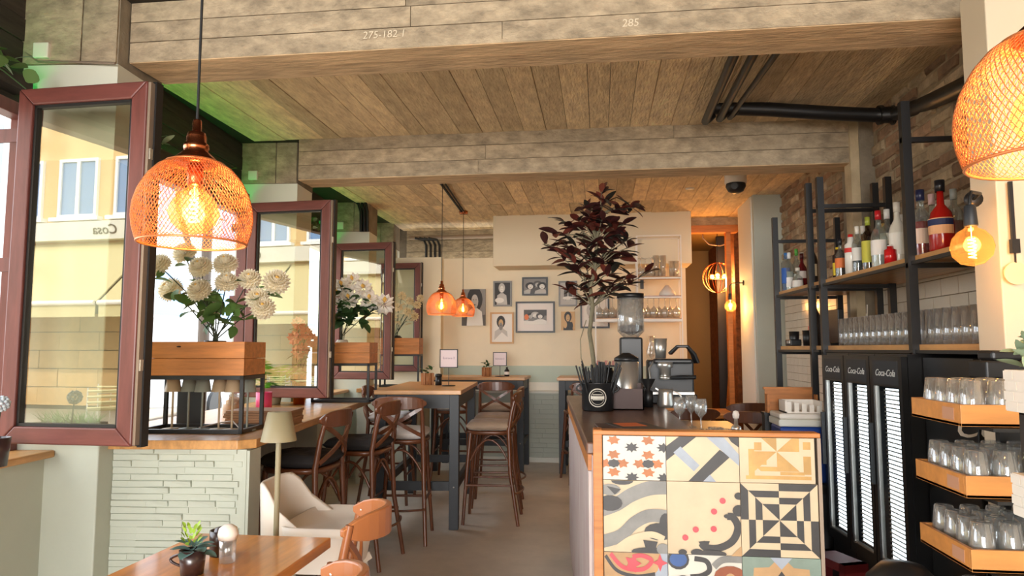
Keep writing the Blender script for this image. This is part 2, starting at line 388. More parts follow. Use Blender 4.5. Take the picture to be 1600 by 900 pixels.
# right wall: rubble brick above, tiles below
m_mortar = mat('lime_mortar', (170, 152, 126), 0.95, noise=(8, 0.4), bump=(18, 0.6))
m_brick = mat('worn_brick', (164, 132, 106), 0.92, noise=(9, 0.38), bump=(22, 0.8), rand=0.38)
m_brick2 = mat('lime_stained_brick', (192, 170, 140), 0.92, noise=(9, 0.38), bump=(22, 0.8), rand=0.3)
wrt = MB().box(1.96, -2.2, 0, 2.1, 9.7, 3.1).build('wall_right', m_mortar); structure(wrt, 'old rough brick wall behind the bar shelves')
rnd = random.Random(11)
bm = []
for k in range(4):
    mb = MB(); L, h = 0.235, 0.072; V = []
    for (x, d) in ((0.0, 0.0), (-0.010 - 0.004 * k, 0.016)):
        for (y, z) in ((0, 0), (L, 0), (L, h), (0, h)):
            V.append((x, (y if not d else y + (d if y == 0 else -d)) + rnd.uniform(-.006, .006), (z if not d else z + (d * .7 if z == 0 else -d * .7)) + rnd.uniform(-.006, .006)))
    mb.add(V, [(0, 1, 2, 3), (7, 6, 5, 4), (0, 4, 5, 1), (1, 5, 6, 2), (2, 6, 7, 3), (3, 7, 4, 0)]); bm.append((mb.mesh('brick', m_brick), mb.mesh('brick', m_brick2)))
z = 1.94; r = 0
while z < 3.06:
    y = 3.0 - (0.12 if r % 2 else 0) + rnd.uniform(-.02, .02)
    while y < 7.7:
        if not (5.22 < y + 0.1 < 5.62): link('brick', rnd.choice(bm)[0 if rnd.random() < .65 else 1], wrt, loc=(1.962 + rnd.uniform(-.006, .006), y, z), rot=(rnd.uniform(-.05, .05), 0, 0))
        y += 0.25 + rnd.uniform(-.012, .015)
    z += 0.085; r += 1
m_tile = mat('glazed_white_tile', (226, 214, 194), 0.25, noise=(3, 0.06), coat=0.3)
tm = MB().box(-0.012, 0.003, 0.003, 0, 0.197, 0.097).mesh('tile', m_tile)
for r in range(8):
    y = 2.9 - (0.1 if r % 2 else 0)
    while y < 5.2:
        link('tile', tm, wrt, loc=(1.955, y, 1.12 + r * 0.1)); y += 0.2
tn = MB().box(-0.012, 0.002, 0.002, 0, 0.148, 0.073).mesh('tile', m_tile)
for r in range(14):
    y = 5.65
    while y < 7.7:
        link('tile', tn, wrt, loc=(1.955, y, 0.88 + r * 0.075)); y += 0.15
MB().box(1.86, 5.22, 0, 1.97, 5.60, 3.1).build('concrete_post', m_conc, wrt)
MB().box(1.80, 5.23, 0, 1.865, 5.36, 3.1).build('rough_plaster', mat('plaster', (196, 176, 142), .9, noise=(4, .3), bump=(9, .8)), wrt)
# white wall end on the right, near
ws = MB().box(1.435, 2.72, 0, 2.05, 2.90, 2.80).build('wall_end', m_creamw, bevel=0.005); structure(ws, 'cream wall end right of the bar shelves')
MB().box(1.60, -6.2, 0, 2.1, 2.73, 2.86).build('wall_side', m_creamw)
structure(bpy.data.objects['wall_side'], 'cream side wall')
# back right pillar, doorway and passage
pr = MB().box(1.66, 7.80, 0, 1.97, 8.57, 3.1).build('wall_pillar', m_sage, bevel=0.006); structure(pr, 'sage pillar beside the dark passage')
MB().box(1.645, 7.86, 0, 1.662, 8.57, 3.08).build('face', m_white, pr)
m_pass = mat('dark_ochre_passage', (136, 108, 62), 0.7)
m_osb = mat('chipboard', (128, 76, 36), 0.8, noise=(18, 0.5), bump=(30, .3))
m_pine = mat('pine_lining', (200, 128, 62), 0.5, noise=(5, .25, (.8, 6, 6)))
d1 = MB().box(1.60, 9.15, 0, 1.66, 9.25, 2.90).build('door_1', m_pine); structure(d1, 'open doorway to the dark passage')
MB().box(1.09, 9.12, 2.90, 1.75, 9.26, 2.99).build('head_board', m_pine, d1)
MB().box(1.09, 9.10, 2.99, 1.75, 9.26, 3.1).build('header', m_beam, d1)
ps = MB().box(0.95, 11.4, 0, 2.1, 11.5, 3.0).box(0.98, 9.3, 0, 1.03, 11.4, 3.0).box(0.9, 9.3, 2.97, 2.2, 11.5, 3.04).build('wall_passage', m_pass); structure(ps, 'dim ochre passage walls')
MB().box(1.72, 9.26, 0, 1.80, 11.4, 2.96).build('side_panel', m_osb, ps)
MB().box(1.60, 9.9, 0, 1.72, 9.94, 2.96).build('dark_panel', m_gasket, ps)
MB().bar((1.62, 9.6, 0), (1.72, 9.62, 1.2), 0.03, 0.08).build('plank', m_pine, ps)

# ================================================================== OUTSIDE
m_pave = mat('pale_paving', (160, 150, 134), 0.85, noise=(3, 0.15), bump=(10, .2))
g = MB().box(-60, -60, -0.32, -2.72, 60, -0.13).box(-2.72, -60, -0.32, 20, -6.2, -0.13).build('pavement', m_pave); structure(g, 'sunlit paving outside')
m_plaster = mat('yellow_plaster', (214, 180, 126), 0.9, noise=(2, .08), bump=(20, .3))
m_stone = mat('sand_coloured_stone', (206, 168, 114), 0.85, noise=(4, .14), rand=.1)
m_sign = mat('white_signboard', (216, 212, 200), 0.6)
m_awn = mat('pale_yellow_awning', (204, 190, 142), 0.8)
m_dark = mat('dark_shopfront', (74, 60, 48), 0.6)
m_winw = mat('white_window_frame', (240, 240, 238), .5)
m_sky = mat('window_glass_dark', (120, 150, 190), .08, 0.2)
FY = -10.5
fb = thing('apartment_building', 'yellow plastered building with awning and shop sign across the square', 'building', (-15, FY, -0.13))
MB().box(-9, -4, 0, 6.8, 0, 14).build('facade', m_plaster, fb)
MB().box(-9, 0, 0, 6.8, 0.05, 4.2).build('shop_front', m_dark, fb)
MB().box(-9, 0, 4.36, 6.8, 0.30, 4.84).build('sign_board', m_sign, fb)
for x in (-2.6, 1.35, 5.4):
    link('lettering', text_mesh('Cosa', 0.36, m_dark, 0.3, 0.01), fb, loc=(x, 0.31, 4.6), rot=(pi / 2, 0, pi))
for bx in (-6.6, -4.9, -3.2, -1.5, 0.22, 1.95, 3.8, 5.5):
    for bz in (5.0, 8.2):
        w = MB().box(bx - 0.6, 0.0, bz, bx + 0.6, 0.09, bz + 0.08).box(bx - 0.6, 0, bz + 1.5, bx + 0.6, 0.09, bz + 1.58).box(bx - .6, 0, bz + .08, bx - .52, .09, bz + 1.5).box(bx + .52, 0, bz + .08, bx + .6, .09, bz + 1.5).box(bx - .05, 0, bz + .08, bx + .05, .09, bz + 1.5).build('window', m_winw, fb)
        MB().box(bx - .55, 0.01, bz + .05, bx + .55, .04, bz + 1.53).build('pane', m_sky, w)
        MB().box(bx - .75, 0, bz - .1, bx + .75, .2, bz).build('sill', m_winw, fb)
for k in range(4):
    x0 = -9 + k * 3.9
    MB().add([(x0, 0.05, 4.3), (x0 + 3.8, 0.05, 4.3), (x0 + 3.8, 1.9, 2.62), (x0, 1.9, 2.62), (x0, 0.05, 4.26), (x0 + 3.8, .05, 4.26), (x0 + 3.8, 1.9, 2.58), (x0, 1.9, 2.58)],
             [(0, 1, 2, 3), (7, 6, 5, 4), (0, 3, 7, 4), (1, 5, 6, 2), (3, 2, 6, 7), (0, 4, 5, 1)]).box(x0, 1.88, 2.28, x0 + 3.8, 1.9, 2.6).build('awning', m_awn, fb)
    MB().tube([(x0, 1.92, 2.6), (x0 + 3.8, 1.92, 2.6)], 0.06, 8).build('awning_bar', m_wht, fb)
sb = [MB().box(0.006, 0, 0.012, 1.19, 0.12 + 0.01 * k, 0.46).mesh('stone_block', m_stone) for k in range(3)]
for r in range(5):
    for k in range(13):
        link('stone_block', sb[(k + r) % 3], fb, loc=(-9 + k * 1.2 - (0.6 if r % 2 else 0), 0.04, 0.1 + r * 0.47))
# buildings and low painted wall across the street on the left
m_ren = mat('pale_render', (206, 204, 200), .9); m_pink = mat('salmon_graffiti', (238, 178, 160), .8, noise=(1.2, .5), col2=(240, 232, 222)); m_blue = mat('grey_blue_graffiti', (120, 140, 176), .8, noise=(1.4, .5), col2=(226, 226, 232))
hb = thing('street_building', 'pale rendered building across the street with big windows', 'building', (-15, 22, -0.13))
MB().box(-6, -9, 0, 0, 26, 9).build('facade', m_ren, hb)
for k in range(8):
    for z in (2.6, 5.6):
        w = MB().box(-0.02, -8 + k * 4, z, 0.06, -6.2 + k * 4, z + 1.7).build('window', m_winw, hb); MB().box(0.05, -7.9 + k * 4, z + .1, 0.07, -6.3 + k * 4, z + 1.6).build('pane', m_sky, w)
gw = tag(MB().box(-12.0, 13, -0.13, -11.8, 22, 1.25).build('painted_wall', m_pink), 'low wall with salmon pink painting across the street', 'wall')
gw = tag(MB().box(-12.0, 22.1, -0.13, -11.8, 34, 1.35).build('painted_wall', m_blue), 'low wall with grey blue painting farther along the street', 'wall')
t = thing('street_tree', 'slim street tree trunk outside the window bay with the white flowers', 'tree', (-5.5, 9.2, -0.13))
MB().tube([(0, 0, 0), (0.03, 0, 1.5), (0, .05, 3), (0.1, 0, 5)], [.09, .08, .07, .04], 8).build('trunk', m_dark, t)
MB().tube([(0, .05, 2.2), (-.5, .1, 3.6), (-.6, .2, 5)], [.05, .04, .02], 7).build('branch', m_dark, t)
lm = leaf_mesh('leaf', .3, .2, m_leaf)
for k in range(60):
    aim_leaf(lm, (random.gauss(0, .7), random.gauss(0, .7), random.gauss(5.2, .6)), (random.gauss(0, 1), random.gauss(0, 1), random.gauss(0, .6)), t)
# car
cr = thing('car', 'silver grey parked car seen through the window bay behind the white flowers', 'car', (-9.2, 15.4, -0.13), radians(8))
m_car = mat('silver_car_paint', (214, 218, 224), .25, .3, coat=.6)
body = [(-2.1, .35), (-2.15, .75), (-1.9, .95), (-1.2, 1.0), (-.6, 1.45), (.8, 1.48), (1.5, 1.05), (2.05, .95), (2.15, .6), (2.1, .35)]
mb = MB(); V = []; n = len(body)
for (x, sc) in ((-.85, .94), (-.7, 1), (.7, 1), (.85, .94)):
    V += [(x, p[0], p[1] if sc == 1 else .35 + (p[1] - .35) * .9) for p in body]
F = [tuple(range(n)), tuple(reversed(range(3 * n, 4 * n)))]
for j in range(3):
    for i in range(n): F.append((j * n + i, j * n + n + i, j * n + n + (i + 1) % n, j * n + (i + 1) % n))
mb.add(V, F).build('body', m_car, cr, bevel=.04)
for sx in (-.86, .86):
    MB().poly([(-1.0, 1.02), (-.52, 1.36), (.72, 1.38), (1.2, 1.05)], (sx * .985, 0, 0), (0, 1, 0), (0, 0, 1)).build('side_window', m_sky, cr)
    for wy in (-1.35, 1.35): MB().tube([(sx - .1, wy, .33), (sx + .06, wy, .33)], .33, 16).build('wheel', m_gasket, cr)
# terrace furniture in front of the yellow building (seen mirrored in the near sash)
def terrace_chair(loc, rz, label):
    t = thing('terrace_chair', label, 'chair', loc, rz, 'metal chairs on the square')
    MB().box(-.24, -.24, .44, .24, .24, .47).build('seat', m_awn, t)
    V = [(-.24 + .08 * k, -.26 - .03 * cos((k - 3) / 3 * 1.4), 0) for k in range(7)]
    mb = MB()
    for z in (.5, .6, .7, .8): mb.tube([(v[0], v[1], z) for v in V], .022, 6)
    mb.build('backrest', m_awn, t)
    for sx in (-.24, .24):
        for sy in (-.24, .24): MB().tube([(sx, sy, 0), (sx, sy, .86 if sy < 0 else .66)], .014, 6).build('leg', m_steel, t)
        MB().tube([(sx, -.24, .66), (sx, .24, .66)], .016, 6).build('armrest', m_steel, t)
terrace_chair((-9.75, -6.0, -.13), 2.4, 'metal terrace chair left of the planter on the square')
terrace_chair((-9.3, -7.3, -.13), 3.4, 'metal terrace chair behind the bollard on the square')
terrace_chair((-8.55, -6.2, -.13), 3.8, 'metal terrace chair right of the bollard on the square')
terrace_chair((-10.5, -7.2, -.13), 2.9, 'metal terrace chair farthest back on the square')
t = thing('street_table', 'round metal table among the terrace chairs on the square', 'table', (-9.15, -6.5, -.13)); MB().lathe([(.001, .72), (.35, .72), (.35, .75), (.001, .75)], 20).build('tabletop', m_awn, t); MB().tube([(0, 0, 0), (0, 0, .72)], .03).build('leg', m_steel, t); MB().lathe([(.001, 0), (.22, 0), (.2, .03), (.001, .03)], 16).build('base', m_steel, t)
t = thing('bollard', 'dark grey bollard on the square', 'bollard', (-8.2, -5.6, -.13)); MB().lathe([(.001, 0), (.07, 0), (.07, .85), (.09, .87), (.05, .95), (.001, .97)], 12).build('post', m_blackw, t)
t = thing('planter', 'long dark planter with grasses on the square', 'planter', (-9.55, -5.1, -.13)); MB().box(-.55, -.2, 0, .55, .2, .32).build('box', m_blackw, t)
mb = MB()
for k in range(160):
    x = random.uniform(-.5, .5); y = random.uniform(-.15, .15); dx = random.gauss(0, .12); dy = random.gauss(0, .12); h = random.uniform(.1, .26)
    mb.add([(x - .012, y, .3), (x + .012, y, .3), (x + dx, y + dy, .3 + h)], [(0, 1, 2)])
mb.build('grass', m_leaf, t, kind='stuff')
# ================================================================== WINDOW SASHES
def sash(h, f, z0, z1, label, name='casement_window'):
    h = Vector((h[0], h[1], 0)); f = Vector((f[0], f[1], 0)); w = (f - h).length; H = z1 - z0
    t = thing(name, label, 'window', (h.x, h.y, z0), atan2(f.y - h.y, f.x - h.x))
    fr = 0.072; T = 0.062
    def rail(pts, m, nm):
        MB().poly(pts, (0, 0, 0), (1, 0, 0), (0, 0, 1), (0, 1, 0), T).build(nm, m, t, bevel=0.006)
    g = 0.0008
    rail([(0, 0), (fr - g, fr), (fr - g, H - fr), (0, H)], m_brown, 'stile')
    rail([(w - fr + g, fr), (w, 0), (w, H), (w - fr + g, H - fr)], m_brown, 'stile')
    rail([(g, 0), (w - g, 0), (w - fr, fr - g), (fr, fr - g)], m_brownh, 'rail')
    rail([(fr, H - fr + g), (w - fr, H - fr + g), (w - g, H), (g, H)], m_brownh, 'rail')
    mb = MB()
    for (a, b, c, d) in ((fr, fr, fr + .012, H - fr), (w - fr - .012, fr, w - fr, H - fr), (fr, fr, w - fr, fr + .012), (fr, H - fr - .012, w - fr, H - fr)): mb.box(a, .012, b, c, .04, d)
    mb.build('glazing_gasket', m_gasket, t)
    MB().add([(fr + .005, .026, fr + .005), (w - fr - .005, .026, fr + .005), (w - fr - .005, .026, H - fr - .005), (fr + .005, .026, H - fr - .005)], [(0, 1, 2, 3)]).build('pane', m_pane, t)
    MB().box(w, .008, .004, w + .012, .034, H - .004).build('edge_strip', m_edge, t)
    MB().box(-.003, T, -.006, .03, T + .014, H + .006).box(w - .03, T, -.006, w + .02, T + .014, H + .006).box(.03, T, -.006, w - .03, T + .014, .03).box(.03, T, H - .03, w - .03, T + .014, H + .006).box(w, .034, -.006, w + .02, T, H + .006).build('seal', m_gasket, t)
    for hz in (.12, .5, .88): MB().box(-.17, T - .004, H * hz - .03, .004, T + .010, H * hz + .03).build('hinge', m_brown, t)
    MB().box(w + .012, .012, H * .78, w + .018, .03, H * .81).box(w + .012, .012, H * .2, w + .018, .03, H * .23).build('lock_cam', m_steel, t)
    MB().box(w - .045, -.022, H * .47, w - .02, 0, H * .53).build('handle_plate', m_brown, t) if name != 'casement_window' else None
    return t
sash((-2.475, 2.665), (-1.862, 2.64), 1.03, 2.535, 'nearest open brown window sash mirroring the yellow building')
sash((-2.635, 4.97), (-1.965, 4.92), 1.065, 2.52, 'open brown window sash above the fern and the pink flowers')
sash((-2.80, 7.16), (-2.165, 7.12), 1.105, 2.54, 'open brown window sash behind the white vase of lilies')
sash((-2.93, 8.93), (-2.32, 8.90), 1.13, 2.54, 'open brown window sash behind the black round vase by the back wall')

# ================================================================== WINDOW COUNTER
wc = thing('window_counter', 'oak topped window counter with stone clad end under the open sashes', 'counter', LP(0.06, 0, 0), LROT)
# local frame: x = into the room, y = along the wall
wt = MB().poly([(-.30, .0), (.60, .025), (.665, .085), (.54, 2.76), (.50, 2.82), (-.0, 2.82), (-.0, 2.37), (-.30, 2.35)], (0, 0, .958), (1, 0, 0), (0, 1, 0), (0, 0, 1), .042).build('worktop', m_oak, wc, bevel=.004)
eb = MB().box(0, 0.055, 0, .632, .19, .955).build('end_block', m_sage, wc)
rnd = random.Random(21); z = 0.004; smesh = {}
for k, L in enumerate((.09, .13, .17, .22)):
    for v in range(2):
        V = []; h = .0285
        for (y, d) in ((0, 0), (-.009 - .003 * v, .0025)):
            for (x, zz) in ((0, 0), (L, 0), (L, h), (0, h)):
                V.append(((x + (d if x == 0 else -d)) , y + rnd.uniform(-.003, .003) * (1 if d else 0), zz + (d if zz == 0 else -d) + rnd.uniform(-.0012, .0012)))
        smesh[(k, v)] = (L, MB().add(V, [(0, 1, 2, 3), (7, 6, 5, 4), (0, 4, 5, 1), (1, 5, 6, 2), (2, 6, 7, 3), (3, 7, 4, 0)]).mesh('stone', m_sage))
while z < .945:
    x = rnd.uniform(-.03, 0)
    while x < .545:
        L, me = smesh[(rnd.randrange(4), rnd.randrange(2))]
        if x + L > .635: L, me = smesh[(0, 0)]
        link('stone', me, wc, loc=(max(0, x), .055 + rnd.uniform(0, .006), z)); x += L + .002
    z += .030
MB().box(.632, .06, .0, .645, .188, .95).build('side_face', m_sage, wc)
m_greyp = mat('grey_sage_panel', (150, 156, 150), .6)
kp = MB().box(.0, .19, 0, .06, 2.8, .955).build('back_panel', m_greyp, wc)
for k in range(5): MB().box(.058, .19 + k * .52, .02, .075, .19 + k * .52 + .515, .95).build('panel', m_greyp, wc)
MB().box(.06, .19, 0, .30, 1.15, .70).build('plinth_box', m_greyp, wc, bevel=.004)
MB().box(.05, .19, .70, .31, 1.16, .72).build('plinth_top', m_sage, wc)

def on_counter(u, n): p = LP(u + .06, n); return (p.x, p.y, 1.001)
cbn = thing('corner_bench', 'low sage painted bench block with oak top beside the third pillar', 'bench', LP(4.35, 0, 0), LROT)
MB().box(.01, .0, 0, .66, .80, .955).build('body', m_sage, cbn); MB().box(.005, -.02, .957, .70, .82, .999).build('worktop', m_oak, cbn, bevel=.004)
# planter boxes on black stands
def planter_box(loc, w, d, z_leg, hb, label, rz):
    t = thing('planter_box', label, 'planter', loc, rz)
    r = .009
    fr = MB()
    for x in (-w / 2 + r, w / 2 - r):
        for y in (r, d - r): fr.box(x - r, y - r, 0, x + r, y + r, z_leg)
    for z in (0.0, z_leg - .02):
        for y in (r, d - r): fr.box(-w / 2, y - r, z, w / 2, y + r, z + .02)
        for x in (-w / 2 + r, w / 2 - r): fr.box(x - r, 0, z, x + r, d, z + .02)
    fr.build('stand', m_black, t)
    h2 = hb / 2
    for k in range(2):
        z = z_leg + k * h2 + .001
        MB().box(-w / 2, 0, z, w / 2, .016, z + h2 - .002).build('board', m_oakbox, t, bevel=.002)
        MB().box(-w / 2, d - .016, z, w / 2, d, z + h2 - .002).build('board', m_oakbox, t, bevel=.002)
        MB().box(w / 2 - .016, .016, z, w / 2, d - .016, z + h2 - .002).build('end_board', m_oakbox, t, bevel=.002)
        MB().box(-w / 2, .016, z, -w / 2 + .016, d - .016, z + h2 - .002).build('end_board', m_oakbox, t, bevel=.002)
    MB().box(-w / 2 + .01, .01, z_leg, w / 2 - .01, d - .01, z_leg + .015).build('bottom_board', m_oakbox, t)
    MB().ball((-w * .12, -.001, z_leg + hb * .85), .011, 10, sz=.35).build('knot_hole', m_gasket, t)
    return t
pb1 = planter_box((-2.03, 3.31, 1.001), .54, .27, .285, .170, 'oak planter box on a black stand beside the nearest sash', LROT)
pb2 = planter_box((-2.03, 5.36, 1.001), .46, .27, .305, .165, 'oak planter box on a black stand holding the white vase of lilies', LROT)
pb3 = planter_box((-2.20, 7.58, 1.0), .44, .25, .36, .180, 'oak planter box on a black stand holding the black round vase', LROT)
# flowers
m_petal = petal('ivory_petal', (250, 242, 222)); m_heart = mat('yellow_heart', (238, 190, 96), .7); m_petalp = petal('pink_petal', (244, 160, 140)); m_petalc = petal('cream_petal', (240, 224, 186)); m_petw = petal('white_petal', (250, 244, 236))
m_stem = mat('dark_stem', (48, 56, 36), .6)
def dahlia(name, r, m, rings=6, npet=14, heart=m_heart, pw=.42):
    mb = MB()
    for i in range(rings):
        a = pi * .02 + i / (rings - 1) * pi * .62    # tilt from axis
        R = r * (.55 + .45 * min(1, (i + 1) / rings * 1.3))
        for k in range(npet if i else 7):
            q = 2 * pi * (k + .5 * (i % 2)) / (npet if i else 7)
            e = Vector((cos(q), sin(q), 0)); s = Vector((-sin(q), cos(q), 0)); d = e * sin(a) + Vector((0, 0, cos(a))); w = r * pw * (.5 + .4 * i / rings)
            p0 = d * R * .15; p1 = d * R * .7 + s * w * .5; p2 = d * R + Vector((0, 0, .04 * r)); p3 = d * R * .7 - s * w * .5; pm = d * R * .68 - (e * cos(a) - Vector((0, 0, sin(a)))) * (-.12 * r)
            mb.add([p0, p1, p2, p3, pm], [(0, 1, 4), (1, 2, 4), (2, 3, 4), (3, 0, 4)], 0 if i else 1)
    return mb.mesh(name, [m, heart])
fl_d = dahlia('flower_head', .054, m_petal, 8, 17, m_heart, .52); fl_l = dahlia('flower_head', .075, m_petw, 3, 9, m_heart, .7); fl_p = dahlia('flower_head', .07, m_petalp, 3, 8, m_petalp, .8); fl_c = dahlia('flower_head', .06, m_petalc, 4, 9, m_petalc, .6)
lf_big = leaf_mesh('leaf', .10, .055, m_leaf, .3, .25); lf_deep = leaf_mesh('leaf', .105, .075, m_leafd, .25, .25); lf_cream = leaf_mesh('leaf', .09, .04, m_petalc, .4, .25)
def bouquet(name, label, cat, base, heads, leaves, vase, seed, hm, lm, neck, hs=1.0):
    """heads: world points; vase: profile/material"""
    rnd = random.Random(seed); base = Vector(base); t = thing(name, label, cat, base)
    MB().lathe(vase[0], 18).build('vase', vase[1], t)
    nk = Vector(neck)
    for hp in heads:
        hp = Vector(hp) - base; mid = nk.lerp(hp, .5) + Vector((rnd.uniform(-.02, .02), 0, .03)); low = Vector((nk.x * .3, nk.y * .3, max(.02, nk.z - .15)))
        st = MB().tube([low, nk + Vector((rnd.uniform(-.015, .015), 0, 0)), mid, hp], .0032, 5).build('stem', m_stem, t)
        d = Vector((hp.x * .8 + rnd.uniform(-.1, .1), -.55 + rnd.uniform(-.2, .2), .45 + rnd.uniform(-.2, .2)))
        o = link('flower_head', hm, st, loc=hp); o.rotation_euler = d.to_track_quat('Z', 'Y').to_euler(); o.scale = (hs * rnd.uniform(.9, 1.08),) * 3
        for k in range(leaves):
            p = nk.lerp(hp, rnd.uniform(.35, .95)); aim_leaf(lm, p, (rnd.uniform(-1, 1), rnd.uniform(-.9, .4), rnd.uniform(-.4, .6)), st, rnd.uniform(.7, 1.15))
    return t
H1 = [aty(*p) for p in ((248, 414, 3.40), (266, 452, 3.52), (313, 417, 3.38), (311, 453, 3.33), (352, 412, 3.5), (354, 441, 3.36), (390, 436, 3.42), (402, 466, 3.36), (411, 481, 3.33), (432, 440, 3.4), (288, 395, 3.5), (330, 480, 3.55))]
bouquet('flower_arrangement', 'ivory dahlias with green leaves in a dark vase on the nearest planter box', 'flowers', Vector((-1.98, 3.44, 1.302)), H1, 5, ([(.001, 0), (.05, 0), (.055, .16), (.05, .16), (.045, .02), (.001, .02)], m_black), 2, fl_d, lf_big, (0, 0, .17), 1.3)
H2 = [aty(*p) for p in ((535, 448, 5.45), (552, 440, 5.5), (568, 452, 5.45), (545, 468, 5.42), (528, 462, 5.5), (577, 470, 5.45), (600, 475, 5.5))]
b = bouquet('flower_arrangement', 'white lilies with dense green leaves in a white ribbed vase', 'flowers', Vector((-2.065, 5.48, 1.322)), H2, 12, ([(.001, 0), (.05, 0), (.072, .06), (.066, .12), (.045, .16), (.04, .17), (.035, .16), (.001, .15)], m_wht), 3, fl_l, lf_deep, (0, 0, .19), 1.25)
H3 = [aty(*p) for p in ((628, 462, 7.7), (640, 470, 7.65), (652, 476, 7.7), (622, 480, 7.7), (636, 486, 7.6), (648, 494, 7.7), (657, 466, 7.7))]
bouquet('flower_arrangement', 'cream dried flowers in a black round vase near the back wall', 'flowers', Vector((-2.27, 7.70, 1.378)), H3, 4, ([(.001, 0), (.05, 0), (.09, .08), (.07, .16), (.04, .19), (.03, .18), (.001, .16)], m_black), 4, fl_c, lf_cream, (0, 0, .21))
# cordless lamps stored under the nearest planter box
m_lampg = mat('grey_lamp_metal', (132, 134, 124), .5); m_lampb = mat('taupe_lamp_metal', (172, 148, 118), .5); m_lampo = mat('olive_beige_lamp_metal', (146, 136, 106), .5)
def table_lamp(loc, m, label, hh=.262, r=.042, group='lamps under the planter box'):
    t = thing('table_lamp', label, 'lamp', loc, 0, group)
    MB().lathe([(.001, 0), (.045, 0), (.045, .008), (.001, .012)], 16).build('base', m, t)
    MB().tube([(0, 0, .01), (0, 0, hh - .01)], .0055, 8).build('pole', m, t)
    MB().lathe([(r, hh - .065), (r * .74, hh), (.001, hh), (.001, hh - .004), (r * .7, hh - .004), (r * .96, hh - .065)], 18).build('shade', m, t)
    return t
for k, (x, m) in enumerate(((-2.215, m_lampb), (-2.135, m_lampg), (-2.05, m_lampg), (-1.965, m_lampb), (-1.885, m_lampb), (-1.81, m_lampg))):
    table_lamp((x, 3.46 + .015 * (k % 2), 1.022 if False else 1.001), m, ('taupe' if m is m_lampb else 'grey') + ' slim cordless lamp standing in the row under the nearest planter box', group='cordless %s lamps under the planter box' % ('taupe' if m is m_lampb else 'grey'))
# things on the counter behind the stand
t = tag(MB().box(0, 0, 0, .15, .03, .21).build('speaker', m_black, bevel=.006, loc=(-2.32, 3.66, 1.001), rot=(0, 0, LROT)), 'black flat box standing on the counter behind the cordless lamps', 'speaker')
m_menu = mat('brown_menu_board', (150, 106, 70), .6, rand=.25)
for k in range(6):
    tag(MB().box(0, 0, 0, .36, .23, .012).build('menu_board', m_menu, loc=(-2.06 + .008 * (k % 3), 3.68 + .006 * (k % 2), 1.001 + k * .0135), rot=(0, 0, LROT + .03 * (k % 3 - 1))), 'brown wooden menu board, %s in the stack behind the nearest planter box' % ('lowest', 'second from below', 'third from below', 'third from above', 'second from above', 'topmost')[k], 'menu', 'stacked menu boards')
m_amber = glassy('amber_glass', (255, 190, 100), .1, (240, 150, 50))
m_orange = mat('orange_dried_filling', (226, 140, 40), .8, noise=(30, .5))
t = thing('candle_jar', 'glass jar of orange dried petals on the counter by the menu boards', 'jar', (-2.34, 4.3, 1.001)); MB().lathe([(.001, 0), (.06, 0), (.065, .13), (.061, .13), (.056, .006), (.001, .006)], 18).build('jar', m_glass, t); MB().lathe([(.001, .007), (.053, .007), (.058, .1), (.001, .115)], 14).build('filling', m_orange, t)
t = thing('candle_holder', 'pink and orange candle holder behind the menu boards', 'candle', (-2.16, 4.36, 1.001)); MB().lathe([(.001, 0), (.05, 0), (.05, .14), (.046, .14), (.046, .01), (.001, .01)], 16).build('cup', mat('pink_glaze', (226, 70, 120), .4), t); MB().lathe([(.001, .01), (.04, .01), (.04, .10), (.001, .1)], 14).build('candle', m_orange, t)
t = MB().tube([(-2.1, 3.52, 1.006), (-2.0, 3.56, 1.03), (-1.93, 3.55, 1.04), (-1.86, 3.5, 1.006)], .004, 6).build('cable', m_edge); tag(t, 'grey loop of cable lying on the counter under the stand', 'cable')
# fern, jar and pink flowers behind the second sash
t = thing('potted_fern', 'light green fern behind the glass of the sash over the counter', 'plant', (-2.46, 5.12, 1.001))
MB().lathe([(.001, 0), (.05, 0), (.065, .1), (.06, .1), (.05, .08), (.001, .08)], 16).build('pot', m_sage, t)
m_fern = petal('bright_fern', (96, 170, 30), .45)
for k in range(44):
    q = random.uniform(0, 2 * pi); e = Vector((cos(q), sin(q), 0)); L = random.uniform(.22, .40); mb = MB(); up = random.uniform(.7, 1.5)
    pts = [e * (L * s * .7) + Vector((0, 0, .08 + L * (up * s - .75 * s * s))) for s in [i / 9 for i in range(10)]]
    for i in range(1, 10):
        d = (pts[i] - pts[i - 1]).normalized(); s = d.cross(Vector((0, 0, 1))).normalized(); l = .05 * sin(pi * i / 10.5) + .006
        for sg in (-1, 1): mb.add([pts[i - 1], pts[i - 1] + s * sg * l + d * .02, pts[i] - d * .004], [(0, 1, 2)])
    mb.tube(pts, .0012, 4).build('frond', m_fern, t)
t = thing('storage_jar', 'stacked amber storage jars with lids behind the second sash', 'jar', (-2.27, 5.15, 1.001))
for z in (0, .12): MB().lathe([(.001, z), (.042, z), (.045, z + .09), (.036, z + .105), (.001, z + .105)], 16).build('jar', m_amber, t); MB().lathe([(.001, z + .105), (.038, z + .105), (.038, z + .118), (.001, z + .118)], 16).build('lid', m_steel, t); MB().lathe([(.001, z + .004), (.039, z + .004), (.04, z + .07), (.001, z + .07)], 12).build('filling', m_menu, t)
HP = [aty(*p) for p in ((466, 505, 5.28), (478, 520, 5.28), (460, 528, 5.27), (488, 532, 5.3), (474, 545, 5.28), (466, 550, 5.26))]
bouquet('flower_arrangement', 'pink blossoms in a slim vase between the jars and the lily box', 'flowers', Vector((-2.34, 5.29, 1.001)), HP, 1, ([(.001, 0), (.02, 0), (.025, .16), (.001, .16)], m_black), 9, fl_p, lf_big, (0, 0, .17), .9)

